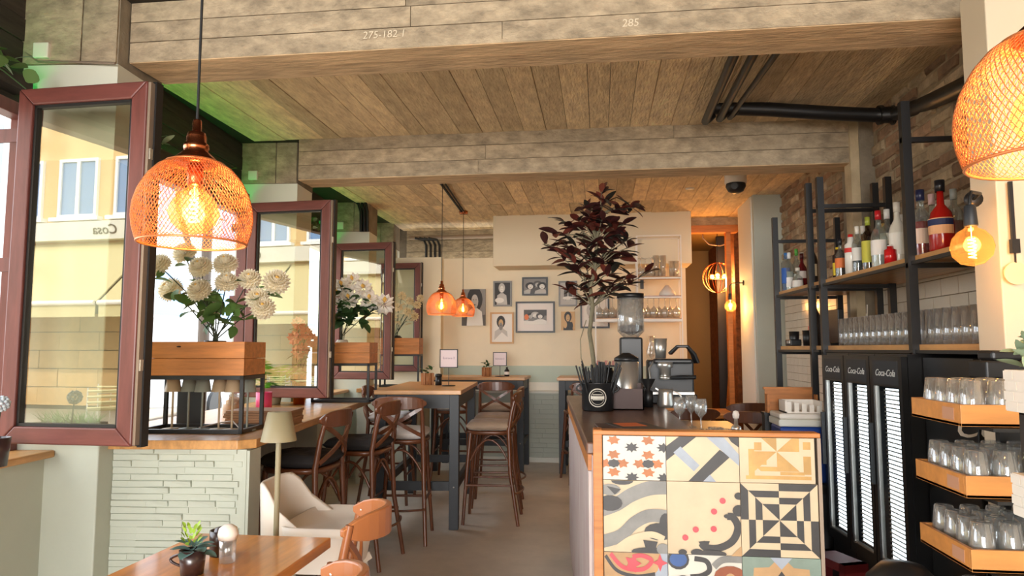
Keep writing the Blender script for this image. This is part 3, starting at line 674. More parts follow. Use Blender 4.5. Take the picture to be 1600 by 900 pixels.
# ================================================================== COPPER PENDANTS
SH = [(.040, 0), (.060, -.004), (.088, -.022), (.112, -.050), (.130, -.085), (.140, -.12), (.1425, -.15), (.139, -.18), (.132, -.205), (.128, -.215)]
def prof(t):
    x = t * (len(SH) - 1); i = min(int(x), len(SH) - 2); f = x - i
    return SH[i][0] * (1 - f) + SH[i + 1][0] * f, SH[i][1] * (1 - f) + SH[i + 1][1] * f
def make_shade(nh=84, seg=22, r=.00095):
    mb = MB()
    for sgn in (1, -1):
        for h in range(nh):
            pts = []
            for i in range(seg + 1):
                R, z = prof(i / seg); q = 2 * pi * h / nh + sgn * i / seg * 1.25; pts.append((R * cos(q), R * sin(q), z))
            mb.tube(pts, r, 3, caps=False)
    return mb.mesh('wire_shade', m_wire)
me_shade = make_shade()
def ringmesh(R, z, r): return MB().tube([(R * cos(2 * pi * k / 40), R * sin(2 * pi * k / 40), z) for k in range(41)], r, 6, caps=False)
me_rings = ringmesh(.128, -.215, .0028)
R, z = prof(.15); me_ring2 = ringmesh(R, z, .002).mesh('upper_ring', m_wire)
me_rings = me_rings.mesh('ring', m_wire)
me_cap = MB().lathe([(.001, .105), (.009, .105), (.011, .10), (.011, .075), (.021, .07), (.024, .06), (.024, .045), (.030, .04), (.031, .03), (.028, .022), (.044, .008), (.052, .0), (.052, -.010), (.001, -.010)], 24).mesh('cap', m_copper)
me_sock = MB().lathe([(.001, -.01), (.019, -.01), (.019, -.06), (.014, -.068), (.001, -.068)], 14).mesh('socket', m_copper)
me_bulb = MB().lathe([(.013, -.062), (.016, -.072), (.034, -.086), (.052, -.108), (.062, -.135), (.052, -.165), (.03, -.186), (.001, -.193)], 24).mesh('bulb', m_bulb)
fil = MB()
fil.tube([(.010 * cos(k * .9), .010 * sin(k * .9), -.098 - k * .0016) for k in range(42)], .0016, 5); fil.tube([(0, 0, -.07), (0, 0, -.1)], .0012, 5)
me_fil = fil.mesh('filament', m_fil)
def pendant(loc, top, label, power, scale=1):
    t = thing('pendant_lamp', label, 'lamp', loc)
    link('wire_shade', me_shade, t); link('ring', me_rings, t); link('upper_ring', me_ring2, t); link('cap', me_cap, t); link('socket', me_sock, t)
    b = link('bulb', me_bulb, t); link('filament', me_fil, b)
    MB().tube([(0, 0, .10), (0, 0, top - loc[2] - .03)], .0035, 6).build('cord', m_cord, t)
    MB().lathe([(.001, top - loc[2] - .035), (.05, top - loc[2] - .035), (.055, top - loc[2] - .001), (.001, top - loc[2] - .001)], 18).build('ceiling_rose', m_copper, t)
    l = light('bulb_light', 'POINT', (0, 0, -.13), power, (1, .70, .40), shadow_soft_size=.03); l.parent = t
    t.scale = (scale, scale, scale) if scale != 1 else (1, 1, 1)
    return t
p = aty(306, 250, 1.65); pendant((p.x, p.y, p.z), 3.1, 'big near copper mesh pendant lamp hanging before the nearest sash', 3)
p = aty(690, 456, 6.5); pendant((p.x, p.y, p.z), 3.085, 'copper mesh pendant lamp over the near bar table', 2)
p = aty(723.5, 466, 8.3); pendant((p.x, p.y, p.z), 3.085, 'copper mesh pendant lamp over the back bar table with visible rose', 2)
p = aty(1640, 60, 1.22); pendant((p.x, p.y, p.z + .01), 3.1, 'big copper mesh pendant lamp cut by the right picture edge', 6)
# ================================================================== SEATING AND TABLES
def arc(p0, p1, sag, n=8):
    p0 = Vector(p0); p1 = Vector(p1); s = Vector(sag); return [p0.lerp(p1, i / n) + s * (4 * (i / n) * (1 - i / n)) for i in range(n + 1)]
def seat_mesh(w, d, z, th, m):
    mb = MB(); prof_ = [(.001, z - th), (.94, z - th), (1, z - th * .5), (.97, z), (.80, z - .006), (.001, z - .008)]; n = 28; V = []
    for (r, zz) in prof_:
        for k in range(n):
            q = 2 * pi * k / n; c, s_ = cos(q), sin(q); e = 2 / 3.2
            V.append((w / 2 * r * math.copysign(abs(c) ** e, c), d / 2 * r * math.copysign(abs(s_) ** e, s_), zz))
    F = [(i * n + k, i * n + (k + 1) % n, (i + 1) * n + (k + 1) % n, (i + 1) * n + k) for i in range(len(prof_) - 1) for k in range(n)]
    return mb.add(V, F, 0, True)
def seat_unit(name, cat, hs, hb, m, label, tall, rail_h=.085, rail_w=.40, mr=None, rail_sag=.055):
    """cross-back bentwood seat, local: faces +y, backrest at -y"""
    mr = mr or m
    t = thing(name, label, cat)
    seat_mesh(.40, .40, hs, .032, m).build('seat', m, t)
    bx = .185 if tall else .19
    for sx in (-1, 1):
        MB().tube([(sx * (bx + .025), -.245, 0), (sx * bx, -.18, hs * .55), (sx * (bx - .012), -.165, hs), (sx * (bx - .015), -.19, hs + (hb - hs) * .5), (sx * (bx - .02), -.225, hb - .02)], [.014, .017, .018, .016, .013], 8).build('leg', m, t)
        MB().tube([(sx * (bx + .012), .205, 0), (sx * (bx - .02), .175, hs * .6), (sx * (bx - .035), .15, hs - .02)], [.013, .016, .018], 8).build('leg', m, t)
        MB().tube(arc((sx * (bx - .01), -.16, hs * .68), (sx * (bx - .03), .15, hs * .68), (0, 0, (hs * .28) * .8), 10), .009, 6).build('bentwood_arch', m, t)
        MB().tube([(sx * (bx + .01), -.21, hs * .42), (sx * bx, .18, hs * .42)], .010, 6).build('stretcher', m, t)
    MB().tube(arc((-(bx - .03), .155, hs * .68), (bx - .03, .155, hs * .68), (0, 0, hs * .22), 10), .009, 6).build('bentwood_arch', m, t)
    MB().tube(arc((-(bx - .02), -.165, hs * .68), (bx - .02, -.165, hs * .68), (0, 0, hs * .22), 10), .009, 6).build('bentwood_arch', m, t)
    if tall:
        MB().tube([(-bx - .01, .19, hs * .36), (bx + .01, .19, hs * .36)], .011, 6).build('footrest', m, t)
        MB().tube(arc((-bx - .015, -.225, hs * .34), (bx + .015, -.225, hs * .34), (0, -.05, 0), 8), .009, 6).build('stretcher', m, t)
    # curved top rail
    R = arc((-rail_w / 2, -.20, hb - rail_h / 2), (rail_w / 2, -.20, hb - rail_h / 2), (0, -rail_sag, 0), 12); mb = MB(); V = []
    for i, p in enumerate(R):
        e = 1 - abs(i / 6 - 1) ** 6 * .75; hh = rail_h * e; T = .022; tt = (R[min(i + 1, 12)] - R[max(i - 1, 0)]).normalized(); nn = Vector((tt.y, -tt.x, 0))
        top = .012 * (1 - (i / 6 - 1) ** 2)
        for (a, b) in ((-1, -.5), (1, -.5), (1, .5), (-1, .5)): V.append(p + nn * (a * T / 2) + Vector((0, 0, b * hh + (top if b > 0 else 0))))
    F = [(i * 4 + k, i * 4 + (k + 1) % 4, i * 4 + 4 + (k + 1) % 4, i * 4 + 4 + k) for i in range(12) for k in range(4)] + [(3, 2, 1, 0), (48, 49, 50, 51)]
    mb.add(V, F).build('top_rail', mr, t, bevel=.005)
    for sx in (-1, 1):
        a = (sx * (bx - .02), -.185, hs + .03); b = (-sx * (bx - .02), -.222, hb - rail_h + .01)
        MB().strip(arc(a, b, (0, -.04 - .008 * sx, 0), 8), .026, .010, (0, 1, 0)).build('cross_strip', m, t)
        MB().ball((sx * rail_w * .42, -.214 - rail_sag * .25 + .02, hb - rail_h / 2), .006, 8).build('screw', m_steel, t)
    return t
stool = seat_unit('bar_stool', 'stool', .75, 1.06, m_chair, '', True)
STOOLS = [  # x, y, facing angle (0 = faces away from viewer), label
    (-1.50, 5.32, .10, 'dark bentwood bar stool seen from behind at the near end of the near bar table'),
    (-1.74, 4.02, 1.50, 'nearest dark bentwood bar stool tucked under the window counter'),
    (-1.64, 4.72, 1.48, 'second dark bentwood bar stool tucked under the window counter'),
    (-.925, 5.95, 1.62, 'nearest bar stool on the aisle side of the near bar table'),
    (-.97, 6.55, 1.66, 'second bar stool on the aisle side of the near bar table'),
    (-1.13, 7.72, .08, 'bar stool seen from behind in front of the back bar table'),
    (-1.98, 6.55, -1.50, 'bar stool on the window side of the near bar table'),
    (-1.62, 7.75, .05, 'bar stool before the left end of the back bar table'),
    (-.20, 7.80, .30, 'bar stool half hidden behind the bar counter at the back right table'),
]
for k, (x, y, r, lb) in enumerate(STOOLS):
    if k == 0: stool.location = (x, y, 0); stool.rotation_euler = (0, 0, r); stool['label'] = lb; stool['group'] = 'bentwood bar stools'
    else: dup(stool, (x, y, 0), r, lb, 'bentwood bar stools')
def cushion_mesh(m):
    n = 14; V = []; F = []
    for zs in (1, -1):
        for i in range(n + 1):
            for j in range(n + 1):
                x = (i / n - .5) * 2; y = (j / n - .5) * 2; e = max(0, (1 - abs(x) ** 4) * (1 - abs(y) ** 4)) ** .35
                puck = 0
                for (cx, cy) in ((-.45, -.45), (.45, -.45), (-.45, .45), (.45, .45), (0, 0)): puck += math.exp(-((x - cx) ** 2 + (y - cy) ** 2) * 22)
                f = 1 - .06 * (x * x * y * y)
                V.append((x * .195 * f, y * .195 * f, .042 + zs * (.040 * e - (.018 * puck if zs > 0 else 0) + .003)))
        b = (0 if zs > 0 else (n + 1) ** 2)
        for i in range(n):
            for j in range(n):
                q = (b + i * (n + 1) + j, b + (i + 1) * (n + 1) + j, b + (i + 1) * (n + 1) + j + 1, b + i * (n + 1) + j + 1); F.append(q if zs > 0 else tuple(reversed(q)))
    N1 = (n + 1) ** 2; ring = [i * (n + 1) for i in range(n + 1)] + [n * (n + 1) + j for j in range(1, n + 1)] + [i * (n + 1) + n for i in range(n - 1, -1, -1)] + [j for j in range(n - 1, 0, -1)]
    for a, c in zip(ring, ring[1:] + ring[:1]): F.append((a, a + N1, c + N1, c))
    return MB().add(V, F, 0, True).mesh('seat_cushion', m)
cw, ct, cd = cushion_mesh(m_cushw), cushion_mesh(m_cusht), cushion_mesh(m_cushd)
for k, me, col, where in ((0, cw, 'grey white', 'on the stool at the near end of the near bar table'), (1, cd, 'black', 'on the nearest stool under the window counter'), (2, cd, 'black', 'on the second stool under the window counter'),
                     (3, ct, 'taupe', 'on the nearest aisle side stool'), (4, ct, 'taupe', 'on the second aisle side stool'), (5, ct, 'taupe', 'on the stool before the back bar table'), (6, cw, 'grey white', 'on the window side stool of the near bar table'), (7, cw, 'grey white', 'on the stool at the left end of the back table')):
    s = STOOLS[k]; o = link('seat_cushion', me, loc=(s[0], s[1], .744), rot=(0, 0, s[2])); tag(o, '%s seat cushion %s' % (col, where), 'cushion', 'tufted seat cushions')
def bar_table(loc, rz, w, d, label, leg=.075, h=1.09):
    t = thing('bar_table', label, 'table', loc, rz)
    MB().box(0, 0, h - .035, w, d, h).build('tabletop', m_oakx, t, bevel=.004)
    i = .02
    for (x, y) in ((i, i), (w - i - leg, i), (i, d - i - leg), (w - i - leg, d - i - leg)): MB().box(x, y, 0, x + leg, y + leg, h - .036).build('leg', m_blackw, t, bevel=.003)
    for (a, b, c, e) in ((i + leg, i + .01, w - i - leg, i + .045), (i + leg, d - i - .045, w - i - leg, d - i - .01), (i + .01, i + leg, i + .045, d - i - leg), (w - i - .045, i + leg, w - i - .01, d - i - leg)):
        MB().box(a, b, h - .145, c, e, h - .037).build('apron', m_blackw, t)
        MB().box(a, b, .30, c, e, .37).build('stretcher', m_blackw, t)
    for x in (w - i - leg * .5,): MB().ball((x, i - .001, .33), .007, 8).build('bolt', m_steel, t)
    return t
bar_table((-1.80, 5.50, 0), .085, .70, 1.50, 'near oak topped bar table with black legs beside the window counter')
bar_table((-2.0, 8.16, 0), 0, 1.13, .70, 'back oak topped bar table with black legs against the low wall')
bar_table((-.50, 8.16, 0), 0, .40, .70, 'oak topped bar table at the back half hidden behind the bar counter')
# things on the bar tables
m_wrap = mat('wood_bark_pot', (176, 122, 78), .7, noise=(8, .3, (8, 8, 1)))
def small_plant(loc, label, seed, s=1):
    rnd = random.Random(seed); t = thing('potted_plant', label, 'plant', loc); mb = MB()
    MB().lathe([(.001, 0), (.042 * s, 0), (.042 * s, .105 * s), (.036 * s, .105 * s), (.034 * s, .09 * s), (.001, .09 * s)], 10).build('pot', m_wrap, t)
    for k in range(7): q = 2 * pi * k / 7; MB().bar((.0425 * s * cos(q), .0425 * s * sin(q), .001), (.0425 * s * cos(q), .0425 * s * sin(q), .107 * s), .006, .036 * s, (cos(q), sin(q), 0)).build('slat', m_wrap, t)
    lm = leaf_mesh('leaf', .045, .03, m_leafd)
    for k in range(18): aim_leaf(lm, (rnd.gauss(0, .02), rnd.gauss(0, .02), .10 * s + rnd.uniform(0, .06)), (rnd.gauss(0, 1), rnd.gauss(0, 1), rnd.uniform(0, 1.2)), t, rnd.uniform(.7, 1.2))
p = atz(668, 601, 1.091); small_plant((p.x, p.y, 1.091), 'small green plant in a bark pot on the near bar table', 1)
small_plant((-1.36, 8.42, 1.091), 'small white flowering plant in a bark pot on the back bar table', 2)
m_placard = mat('pale_pink_placard', (240, 220, 222), .5); m_ink = mat('mauve_print', (150, 120, 140), .7)
def sign(loc, w, h, z, label):
    t = thing('table_sign', label, 'sign', loc)
    MB().lathe([(.001, 0), (.06, 0), (.06, .006), (.001, .008)], 20).build('base', m_black, t); MB().tube([(0, 0, .006), (0, 0, z)], .0035, 6).build('stem', m_black, t)
    mb = MB(); 
    for (a, b, c, d) in ((-w / 2, z, w / 2, z + .008), (-w / 2, z + h - .008, w / 2, z + h), (-w / 2, z, -w / 2 + .008, z + h), (w / 2 - .008, z, w / 2, z + h)): mb.box(a, -.006, b, c, .006, d)
    mb.build('frame', m_black, t); card = MB().box(-w / 2 + .008, -.002, z + .008, w / 2 - .008, .002, z + h - .008).build('card', m_placard, t)
    link('lettering', text_mesh('Extranz-2', w * .17, m_ink), card, loc=(0, -.0035, z + h * .52), rot=(pi / 2, 0, 0))
sg = atz(701, 603, 1.091); sign((sg.x, sg.y, 1.091), .165, .165, .16, 'pink and white card in a black frame on the near bar table')
sign((-1.19, 8.36, 1.091), .165, .165, .125, 'pink and white card in a black frame on the back bar table')
t = thing('condiment_pot', 'black lidded pot beside the plant on the near bar table', 'pot', (sg.x - .12, sg.y + .12, 1.091)); MB().lathe([(.001, 0), (.03, 0), (.03, .08), (.001, .08)], 14).build('body', m_black, t); MB().lathe([(.001, .08), (.034, .08), (.03, .10), (.001, .105)], 14).build('lid', m_black, t)
t = thing('bottle', 'small dark bottle under the card on the back bar table', 'bottle', (-1.12, 8.46, 1.091)); MB().lathe([(.001, 0), (.03, 0), (.03, .07), (.012, .09), (.012, .11), (.001, .11)], 14).build('body', m_black, t); MB().lathe([(.0305, .02), (.0305, .055)], 14).build('paper_label', m_wht, t)

# foreground table, chairs, lamp, high chair
t = thing('dining_table', 'orange brown wooden table in the foreground with succulents on it', 'table', (-1.44, 1.30, 0), .0)
MB().box(0, 0, .725, .495, 1.14, .76).build('tabletop', m_table, t, bevel=.004); MB().box(.21, .45, .03, .28, .52, .724).build('column', m_black, t); MB().box(.02, .42, 0, .47, .55, .03).build('foot', m_black, t); MB().box(.18, .1, 0, .31, .9, .028).build('foot', m_black, t); MB().box(.08, .3, .70, .42, .7, .724).build('mounting_plate', m_black, t)
ch = seat_unit('dining_chair', 'chair', .46, .88, m_chairl, 'warm brown bentwood chair at the far right of the foreground table', False, .085, .36, mat('light_brown_rail', (176, 108, 62), .34, coat=.3), .135)
ch.location = (-1.055, 2.33, 0); ch.rotation_euler = (0, 0, 1.80); ch['group'] = 'bentwood dining chairs'
dup(ch, (-.895, 1.62, 0), 1.75, 'warm brown bentwood chair nearest the viewer, only its backrest showing', 'bentwood dining chairs')
ch2 = seat_unit('dining_chair', 'chair', .46, .92, m_chair, 'dark bentwood chair behind the counter facing the passage', False, .08, .46)
ch2.location = (1.345, 6.92, 0); ch2.rotation_euler = (0, 0, .1); ch2['group'] = 'bentwood dining chairs'
dup(ch2, (1.26, 5.98, 0), -.35, 'dark bentwood chair behind the counter beside the cool box', 'bentwood dining chairs')
dup(ch2, (.70, 6.22, 0), .30, 'dark bentwood chair behind the counter left of the one facing the passage', 'bentwood dining chairs')
t = thing('dining_table', 'orange wooden table between the dark chairs behind the counter', 'table', (.85, 7.20, 0)); MB().box(0, 0, .735, .76, .8, .77).build('tabletop', m_table, t, bevel=.004); MB().box(.42, .35, .03, .5, .43, .734).build('column', m_black, t); MB().box(.2, .15, 0, .72, .65, .03).build('foot', m_black, t)
t = thing('tall_lamp', 'olive beige lamp with slender pole behind the foreground table', 'lamp', (-1.205, 2.56, 0)); MB().lathe([(.001, 0), (.075, 0), (.075, .012), (.001, .016)], 20).build('base', m_lampo, t); MB().tube([(0, 0, .012), (0, 0, 1.16)], .0105, 10).build('pole', m_lampo, t)
MB().lathe([(.066, 1.075), (.043, 1.182), (.001, 1.184), (.001, 1.180), (.041, 1.178), (.0635, 1.075)], 24).build('shade', m_lampo, t)
hc = thing('high_chair', 'white plastic high chair with tray beside the window counter', 'chair', (-1.20, 2.95, 0), .02)
# shell: seat pan, back, tray
def hull(mb, rings, close=True, n=None):
    n = len(rings[0]); V = [v for r in rings for v in r]; F = [(i * n + k, i * n + (k + 1) % n, (i + 1) * n + (k + 1) % n, (i + 1) * n + k) for i in range(len(rings) - 1) for k in range(n)]
    mb.add(V, F, 0, True); return mb
def rr(cx, cy, w, d, z, e=.45, n=24):
    return [(cx + w / 2 * math.copysign(abs(cos(2 * pi * k / n)) ** e, cos(2 * pi * k / n)), cy + d / 2 * math.copysign(abs(sin(2 * pi * k / n)) ** e, sin(2 * pi * k / n)), z) for k in range(n)]
def lip(w, d, dz, n=24):      # upper rim: level at the tray, rising into the rounded back
    out = []
    for (x, y, z) in rr(0, 0, w, d, .70, .55, n):
        t_ = max(0.0, min(1.0, (-.03 - x) / .15)); t_ = t_ * t_ * (3 - 2 * t_); out.append((x - .01 * t_, y * (1 - .10 * t_), .685 + .175 * t_ + dz))
    return out
mb = MB(); hull(mb, [rr(0, 0, .38, .34, .52, .55), rr(0, 0, .42, .38, .62, .55), lip(.43, .39, 0), lip(.415, .375, .008), lip(.385, .345, 0), rr(0, 0, .35, .31, .60, .55), rr(0, 0, .01, .01, .585, .55)]); mb.add(rr(0, 0, .38, .34, .52, .55), [tuple(reversed(range(24)))]); mb.build('seat_shell', m_plast, hc)
mb = MB(); hull(mb, [rr(.07, 0, .32, .44, .675, .35), rr(.07, 0, .33, .45, .71, .35), rr(.07, 0, .31, .43, .712, .35), rr(.07, 0, .29, .40, .695, .35), rr(.07, 0, .01, .01, .694)]); mb.add(rr(.07, 0, .32, .44, .675, .35), [tuple(reversed(range(24)))]); mb.build('tray', m_plast, hc)
for sx in (-1, 1):
    for sy in (-1, 1): MB().tube([(sx * .15, sy * .13, .55), (sx * .24, sy * .24, .01)], .013, 8).build('leg', m_steel, hc); MB().ball((sx * .24, sy * .24, .014), .014, 8).bar((sx * .155, sy * .14, .52), (sx * .165, sy * .15, .49), .04, .04).build('foot_cap', m_plast, hc)
# succulents and shakers on the foreground table
m_cup = mat('dark_brown_glaze', (54, 36, 34), .3, coat=.4); m_succ = mat('blue_green_succulent', (96, 132, 128), .5, rand=.2); m_lime = mat('lime_green_sprig', (160, 196, 70), .6, rand=.2)
cp = atz(306, 893, .761); t = thing('succulent_pot', 'dark brown cup planted with blue green and lime succulents', 'plant', (cp.x, cp.y - .02, .761))
MB().lathe([(.001, 0), (.032, 0), (.038, .07), (.034, .07), (.03, .055), (.001, .055)], 20).build('cup', m_cup, t); MB().tube(arc((-.035, 0, .055), (-.034, 0, .02), (-.035, 0, 0), 8), .0045, 6).build('cup_handle', m_cup, t)
ls = leaf_mesh('leaf', .062, .042, m_succ, .1, .3); ll = leaf_mesh('leaf', .028, .016, m_lime, .1, .3)
for k in range(13): q = k * 2.4; aim_leaf(ls, (.01 * cos(q), .01 * sin(q), .062 + .0018 * k), (cos(q), sin(q), -.08 + .045 * k), t, 1.05 - .03 * k, roll=0)
for k in range(26): q = k * 2.4; aim_leaf(ll, (.018 * cos(q) - .006, .018 * sin(q), .082 + .002 * k), (cos(q) * .8, sin(q) * .8, .6 + .06 * k), t, .7)
t = thing('jar', 'dark brown glossy jar behind the succulents on the foreground table', 'jar', (cp.x - .018, cp.y + .17, .761)); MB().lathe([(.001, 0), (.033, 0), (.036, .05), (.036, .078), (.032, .078), (.03, .02), (.001, .02)], 18).build('jar', m_cup, t); MB().lathe([(.001, .05), (.031, .05), (.02, .085), (.001, .09)], 12).build('filling', m_cup, t)
t = thing('shaker', 'rounded white shaker beside the succulents on the foreground table', 'shaker', (cp.x + .043, cp.y + .10, .761)); MB().lathe([(.001, 0), (.024, 0), (.026, .07), (.001, .07)], 16).build('body', m_glass, t); MB().lathe([(.001, .07), (.028, .07), (.031, .085), (.027, .103), (.014, .113), (.001, .115)], 18).build('lid', m_plast, t)
# flower pots on the front-left ledge, cut by the frame
t = thing('flower_pot', 'dark pot with pale blue globe flower on the ledge at the left picture edge', 'plant', (aty(-6, 690, 2.5).x, 2.5, .967)); MB().lathe([(.001, 0), (.04, 0), (.05, .11), (.045, .11), (.04, .09), (.001, .09)], 16).build('pot', m_cup, t)
mb = MB(); MB().tube([(0, 0, .09), (.01, 0, .22)], .003, 5).build('stem', m_stem, t)
m_bl = mat('pale_blue_flower', (196, 206, 214), .8); 
for k in range(40):
    a = math.acos(1 - 2 * (k + .5) / 40); q = k * 2.4; mb.ball((.012 + .026 * sin(a) * cos(q), .026 * sin(a) * sin(q), .24 + .026 * cos(a)), .007, 6)
mb.build('flower_head', m_bl, t)
# junction boxes, conduits on the pillar heads
for k, (px, py, s, lb) in enumerate(((70, 82, .075, 'white junction box on the nearest pillar head'), (397, 275, .075, 'white junction box on the second pillar head'), (532, 353, .085, 'white junction box on the third pillar head'))):
    yy = (2.945, 5.36, 7.72)[k]; p = aty(px, py, yy); bt = tag(MB().box(-s / 2, -.03, -s / 2, s / 2, .0, s / 2).build('junction_box', m_wht, bevel=.006, loc=(p.x, yy - .002, p.z), rot=(0, 0, LROT)), lb, 'box')
p0 = aty(117, 95, 2.93); cb = MB().tube([aty(40, 82, 2.93), aty(60, 96, 2.93), aty(120, 97, 2.93), aty(180, 99, 2.935)], .006, 6).build('cable', m_edge); tag(cb, 'grey cable running along the nearest pillar cap from the junction box', 'cable')
cb = thing('conduit_bundle', 'black bent conduits on the third pillar head under the ceiling', 'pipe', aty(575, 330, 7.70))
for k in range(3):
    a = [aty(515 - 4 * k, 287 + 5 * k, 7.4), aty(535 - 4 * k, 296 + 4 * k, 7.6), aty(555 - 5 * k, 300 + 4 * k, 7.66), aty(570 - 5 * k, 312 + 3 * k, 7.66), aty(574 - 5 * k, 330, 7.66), aty(574 - 5 * k, 362, 7.66)]
    MB().tube([Vector(q) - cb.location for q in a], .018, 8).build('pipe', m_black, cb)
t = thing('recess_pipes', 'black conduits bending down behind the top of the back wall', 'pipe', aty(670, 390, 9.5))
for k in range(4):
    x = 648 + 7 * k; MB().tube([aty(x, 372, 9.4) - t.location, aty(x + 14, 375, 9.45) - t.location, aty(x + 18, 383, 9.45) - t.location, aty(x + 18, 402, 9.45) - t.location], .017, 6).build('pipe', m_black, t)
t = tag(MB().tube([aty(640, 372, 9.5), aty(775, 369, 9.5)], .03, 10).build('ceiling_pipe', m_edge), 'grey horizontal tube in the recess behind the back wall top', 'pipe')
t = tag(MB().tube([(aty(703, 287, 7.0).x, 5.9, 3.07), (aty(722, 322, 8.3).x, 8.3, 3.07)], .012, 6).tube([(aty(703, 287, 7.0).x + .05, 5.9, 3.07), (aty(722, 322, 8.3).x + .03, 8.3, 3.07)], .008, 6).build('ceiling_cable', m_cord), 'black cable along the back ceiling to the farther pendant rose', 'cable')

# ================================================================== PICTURES
m_bw = [mat('print_%s' % n, c, .5) for n, c in (('black', (30, 28, 28)), ('dark_grey', (78, 76, 74)), ('mid_grey', (134, 130, 126)), ('light_grey', (190, 186, 180)), ('white', (232, 228, 220)), ('tan', (206, 168, 116)), ('orange', (224, 120, 60)))]
m_mat_b = mat('mount_board', (240, 232, 226), .7); m_fg = mat('grey_picture_frame', (130, 130, 128), .45); m_fw = mat('pine_picture_frame', (206, 160, 108), .5)
def ell(cx, cy, rx, ry, n=14, a0=0, a1=2 * pi): return [(cx + rx * cos(a0 + (a1 - a0) * k / n), cy + ry * sin(a0 + (a1 - a0) * k / n)) for k in range(n + (0 if a1 - a0 > 6.2 else 1))]
def picture(px0, py0, px1, py1, frame, mount, shapes, bgi, label):
    a = aty(px0, py1, 9.147); b = aty(px1, py0, 9.147); w = b.x - a.x; h = b.z - a.z
    t = thing('framed_picture' if frame else 'picture', label, 'picture', (a.x, 9.146, a.z)); f = .022 if frame else .0
    if frame:
        MB().box(0, -.025, 0, w, 0, f).build('rail', frame, t); MB().box(0, -.025, h - f, w, 0, h).build('rail', frame, t); MB().box(0, -.025, f, f, 0, h - f).build('stile', frame, t); MB().box(w - f, -.025, f, w, 0, h - f).build('stile', frame, t)
    D = -.010 if frame else -.022
    if mount: MB().box(f, D, f, w - f, -.001, h - f).build('mount', m_mat_b, t)
    m_ = f + mount; iw, ih = w - 2 * m_, h - 2 * m_
    mb = MB().box(m_, D - .002, m_, w - m_, -.001, h - m_, bgi); e = .0012
    for k, (poly, mi) in enumerate(shapes):
        pts = [(m_ + min(1, max(0, x)) * iw, m_ + min(1, max(0, y)) * ih) for x, y in poly]
        mb.poly(pts, (0, D - .003 - e * k * .3, 0), (1, 0, 0), (0, 0, 1), None, 0, mi)
    mb.build('print', m_bw, t)
def portrait(cx, hy, r, hair=0, skin=3, cloth=4, beard=None, big=1.25):
    s = [(ell(cx, hy + .04, r * big, r * big * 1.05), hair), ([(cx - .34, 0), (cx - .3, hy - .3), (cx - .1, hy - .2), (cx + .1, hy - .2), (cx + .3, hy - .3), (cx + .36, 0)], cloth), (ell(cx, hy - .02, r * .68, r * .9), skin), (ell(cx - r * .25, hy + .03, r * .1, r * .06, 6), 0), (ell(cx + r * .25, hy + .03, r * .1, r * .06, 6), 0), (ell(cx, hy - r * .5, r * .22, r * .07, 6), 1)]
    if beard is not None: s.insert(5, (ell(cx, hy - r * .75, r * .6, r * .8), beard))
    return s
picture(722, 452, 759, 509, None, 0, [([(0, 0), (1, 0), (1, .3), (0, .22)], 1)] + portrait(.55, .68, .22, 0, 3, 4, None, 1.5), 2, 'unframed grey canvas print of a woman with dark curly hair')
picture(771, 439, 800, 479, m_fg, 0, portrait(.45, .72, .17, 3, 4, 3) + [(ell(.3, .2, .3, .12), 4)], 0, 'grey framed black and white portrait with raised hand, top row')
picture(816, 433, 856, 462, m_black, 0, portrait(.3, .5, .18, 0, 4, 3) + portrait(.62, .62, .16, 1, 3, 1) + portrait(.82, .5, .18, 0, 4, 3), 2, 'black framed landscape photograph of three people, top row')
picture(873, 439, 902, 479, m_fg, 0, [(ell(.35, .5, .12, .3), 1), (ell(.65, .5, .12, .3), 1), (ell(.5, .3, .35, .08), 4)], 3, 'grey framed photograph beneath the dark red leaves')
picture(766, 488, 803, 537, m_fw, 0, portrait(.45, .68, .17, 0, 5, 3, 2) + [([(.1, .05), (.5, .35), (.9, .1), (.9, 0), (.1, 0)], 4)], 4, 'pine framed portrait of a bearded person in a dark hat')
picture(806, 471, 867, 520, m_black, .085, [([(0, 1), (1, 1), (1, .6), (0, .6)], 1)] + portrait(.3, .55, .14, 0, 3, 3) + portrait(.5, .62, .15, 3, 4, 2) + portrait(.72, .55, .15, 1, 4, 4) + [(ell(.12, .5, .1, .2), 6), ([(0, 0), (1, 0), (1, .2), (0, .25)], 4)], 2, 'largest black framed picture with wide white mount')
picture(877, 487, 898, 516, None, 0, portrait(.5, .68, .22, 0, 5, 0) + [(ell(.3, .3, .14, .2), 5), (ell(.75, .25, .12, .2), 0)], 5, 'small unframed sepia picture of a figure in a hat')
picture(907, 464, 952, 513, m_black, .03, [(ell(.4, .6, .3, .35), 3), (ell(.5, .3, .3, .2), 2), (ell(.35, .65, .1, .12), 1)], 4, 'black framed picture half hidden behind the tree trunk')
# ================================================================== BAR COUNTER
# tiled front panel, facing the viewer
m_cr = mat('tile_cream', (200, 180, 148), .4, noise=(6, .12)); m_wh = mat('tile_white', (204, 198, 186), .4, noise=(6, .08)); m_bk = mat('tile_charcoal', (48, 44, 43), .45, noise=(9, .4)); m_gy = mat('tile_grey', (130, 128, 124), .45, noise=(9, .25))
m_or = mat('tile_orange', (178, 104, 46), .45, noise=(9, .3)); m_lb = mat('tile_pale_blue', (152, 160, 172), .45, noise=(7, .2)); m_oc = mat('tile_ochre', (196, 152, 84), .45, noise=(9, .25)); m_rd = mat('tile_red', (206, 74, 84), .45, noise=(9, .2)); m_bl2 = mat('tile_blue', (52, 84, 140), .45, noise=(9, .3)); m_tn = mat('tile_tan', (180, 142, 98), .45, noise=(7, .2)); m_sg = mat('tile_sage', (120, 136, 124), .45, noise=(7, .2)); m_br = mat('tile_brown', (140, 72, 38), .45, noise=(7, .2))
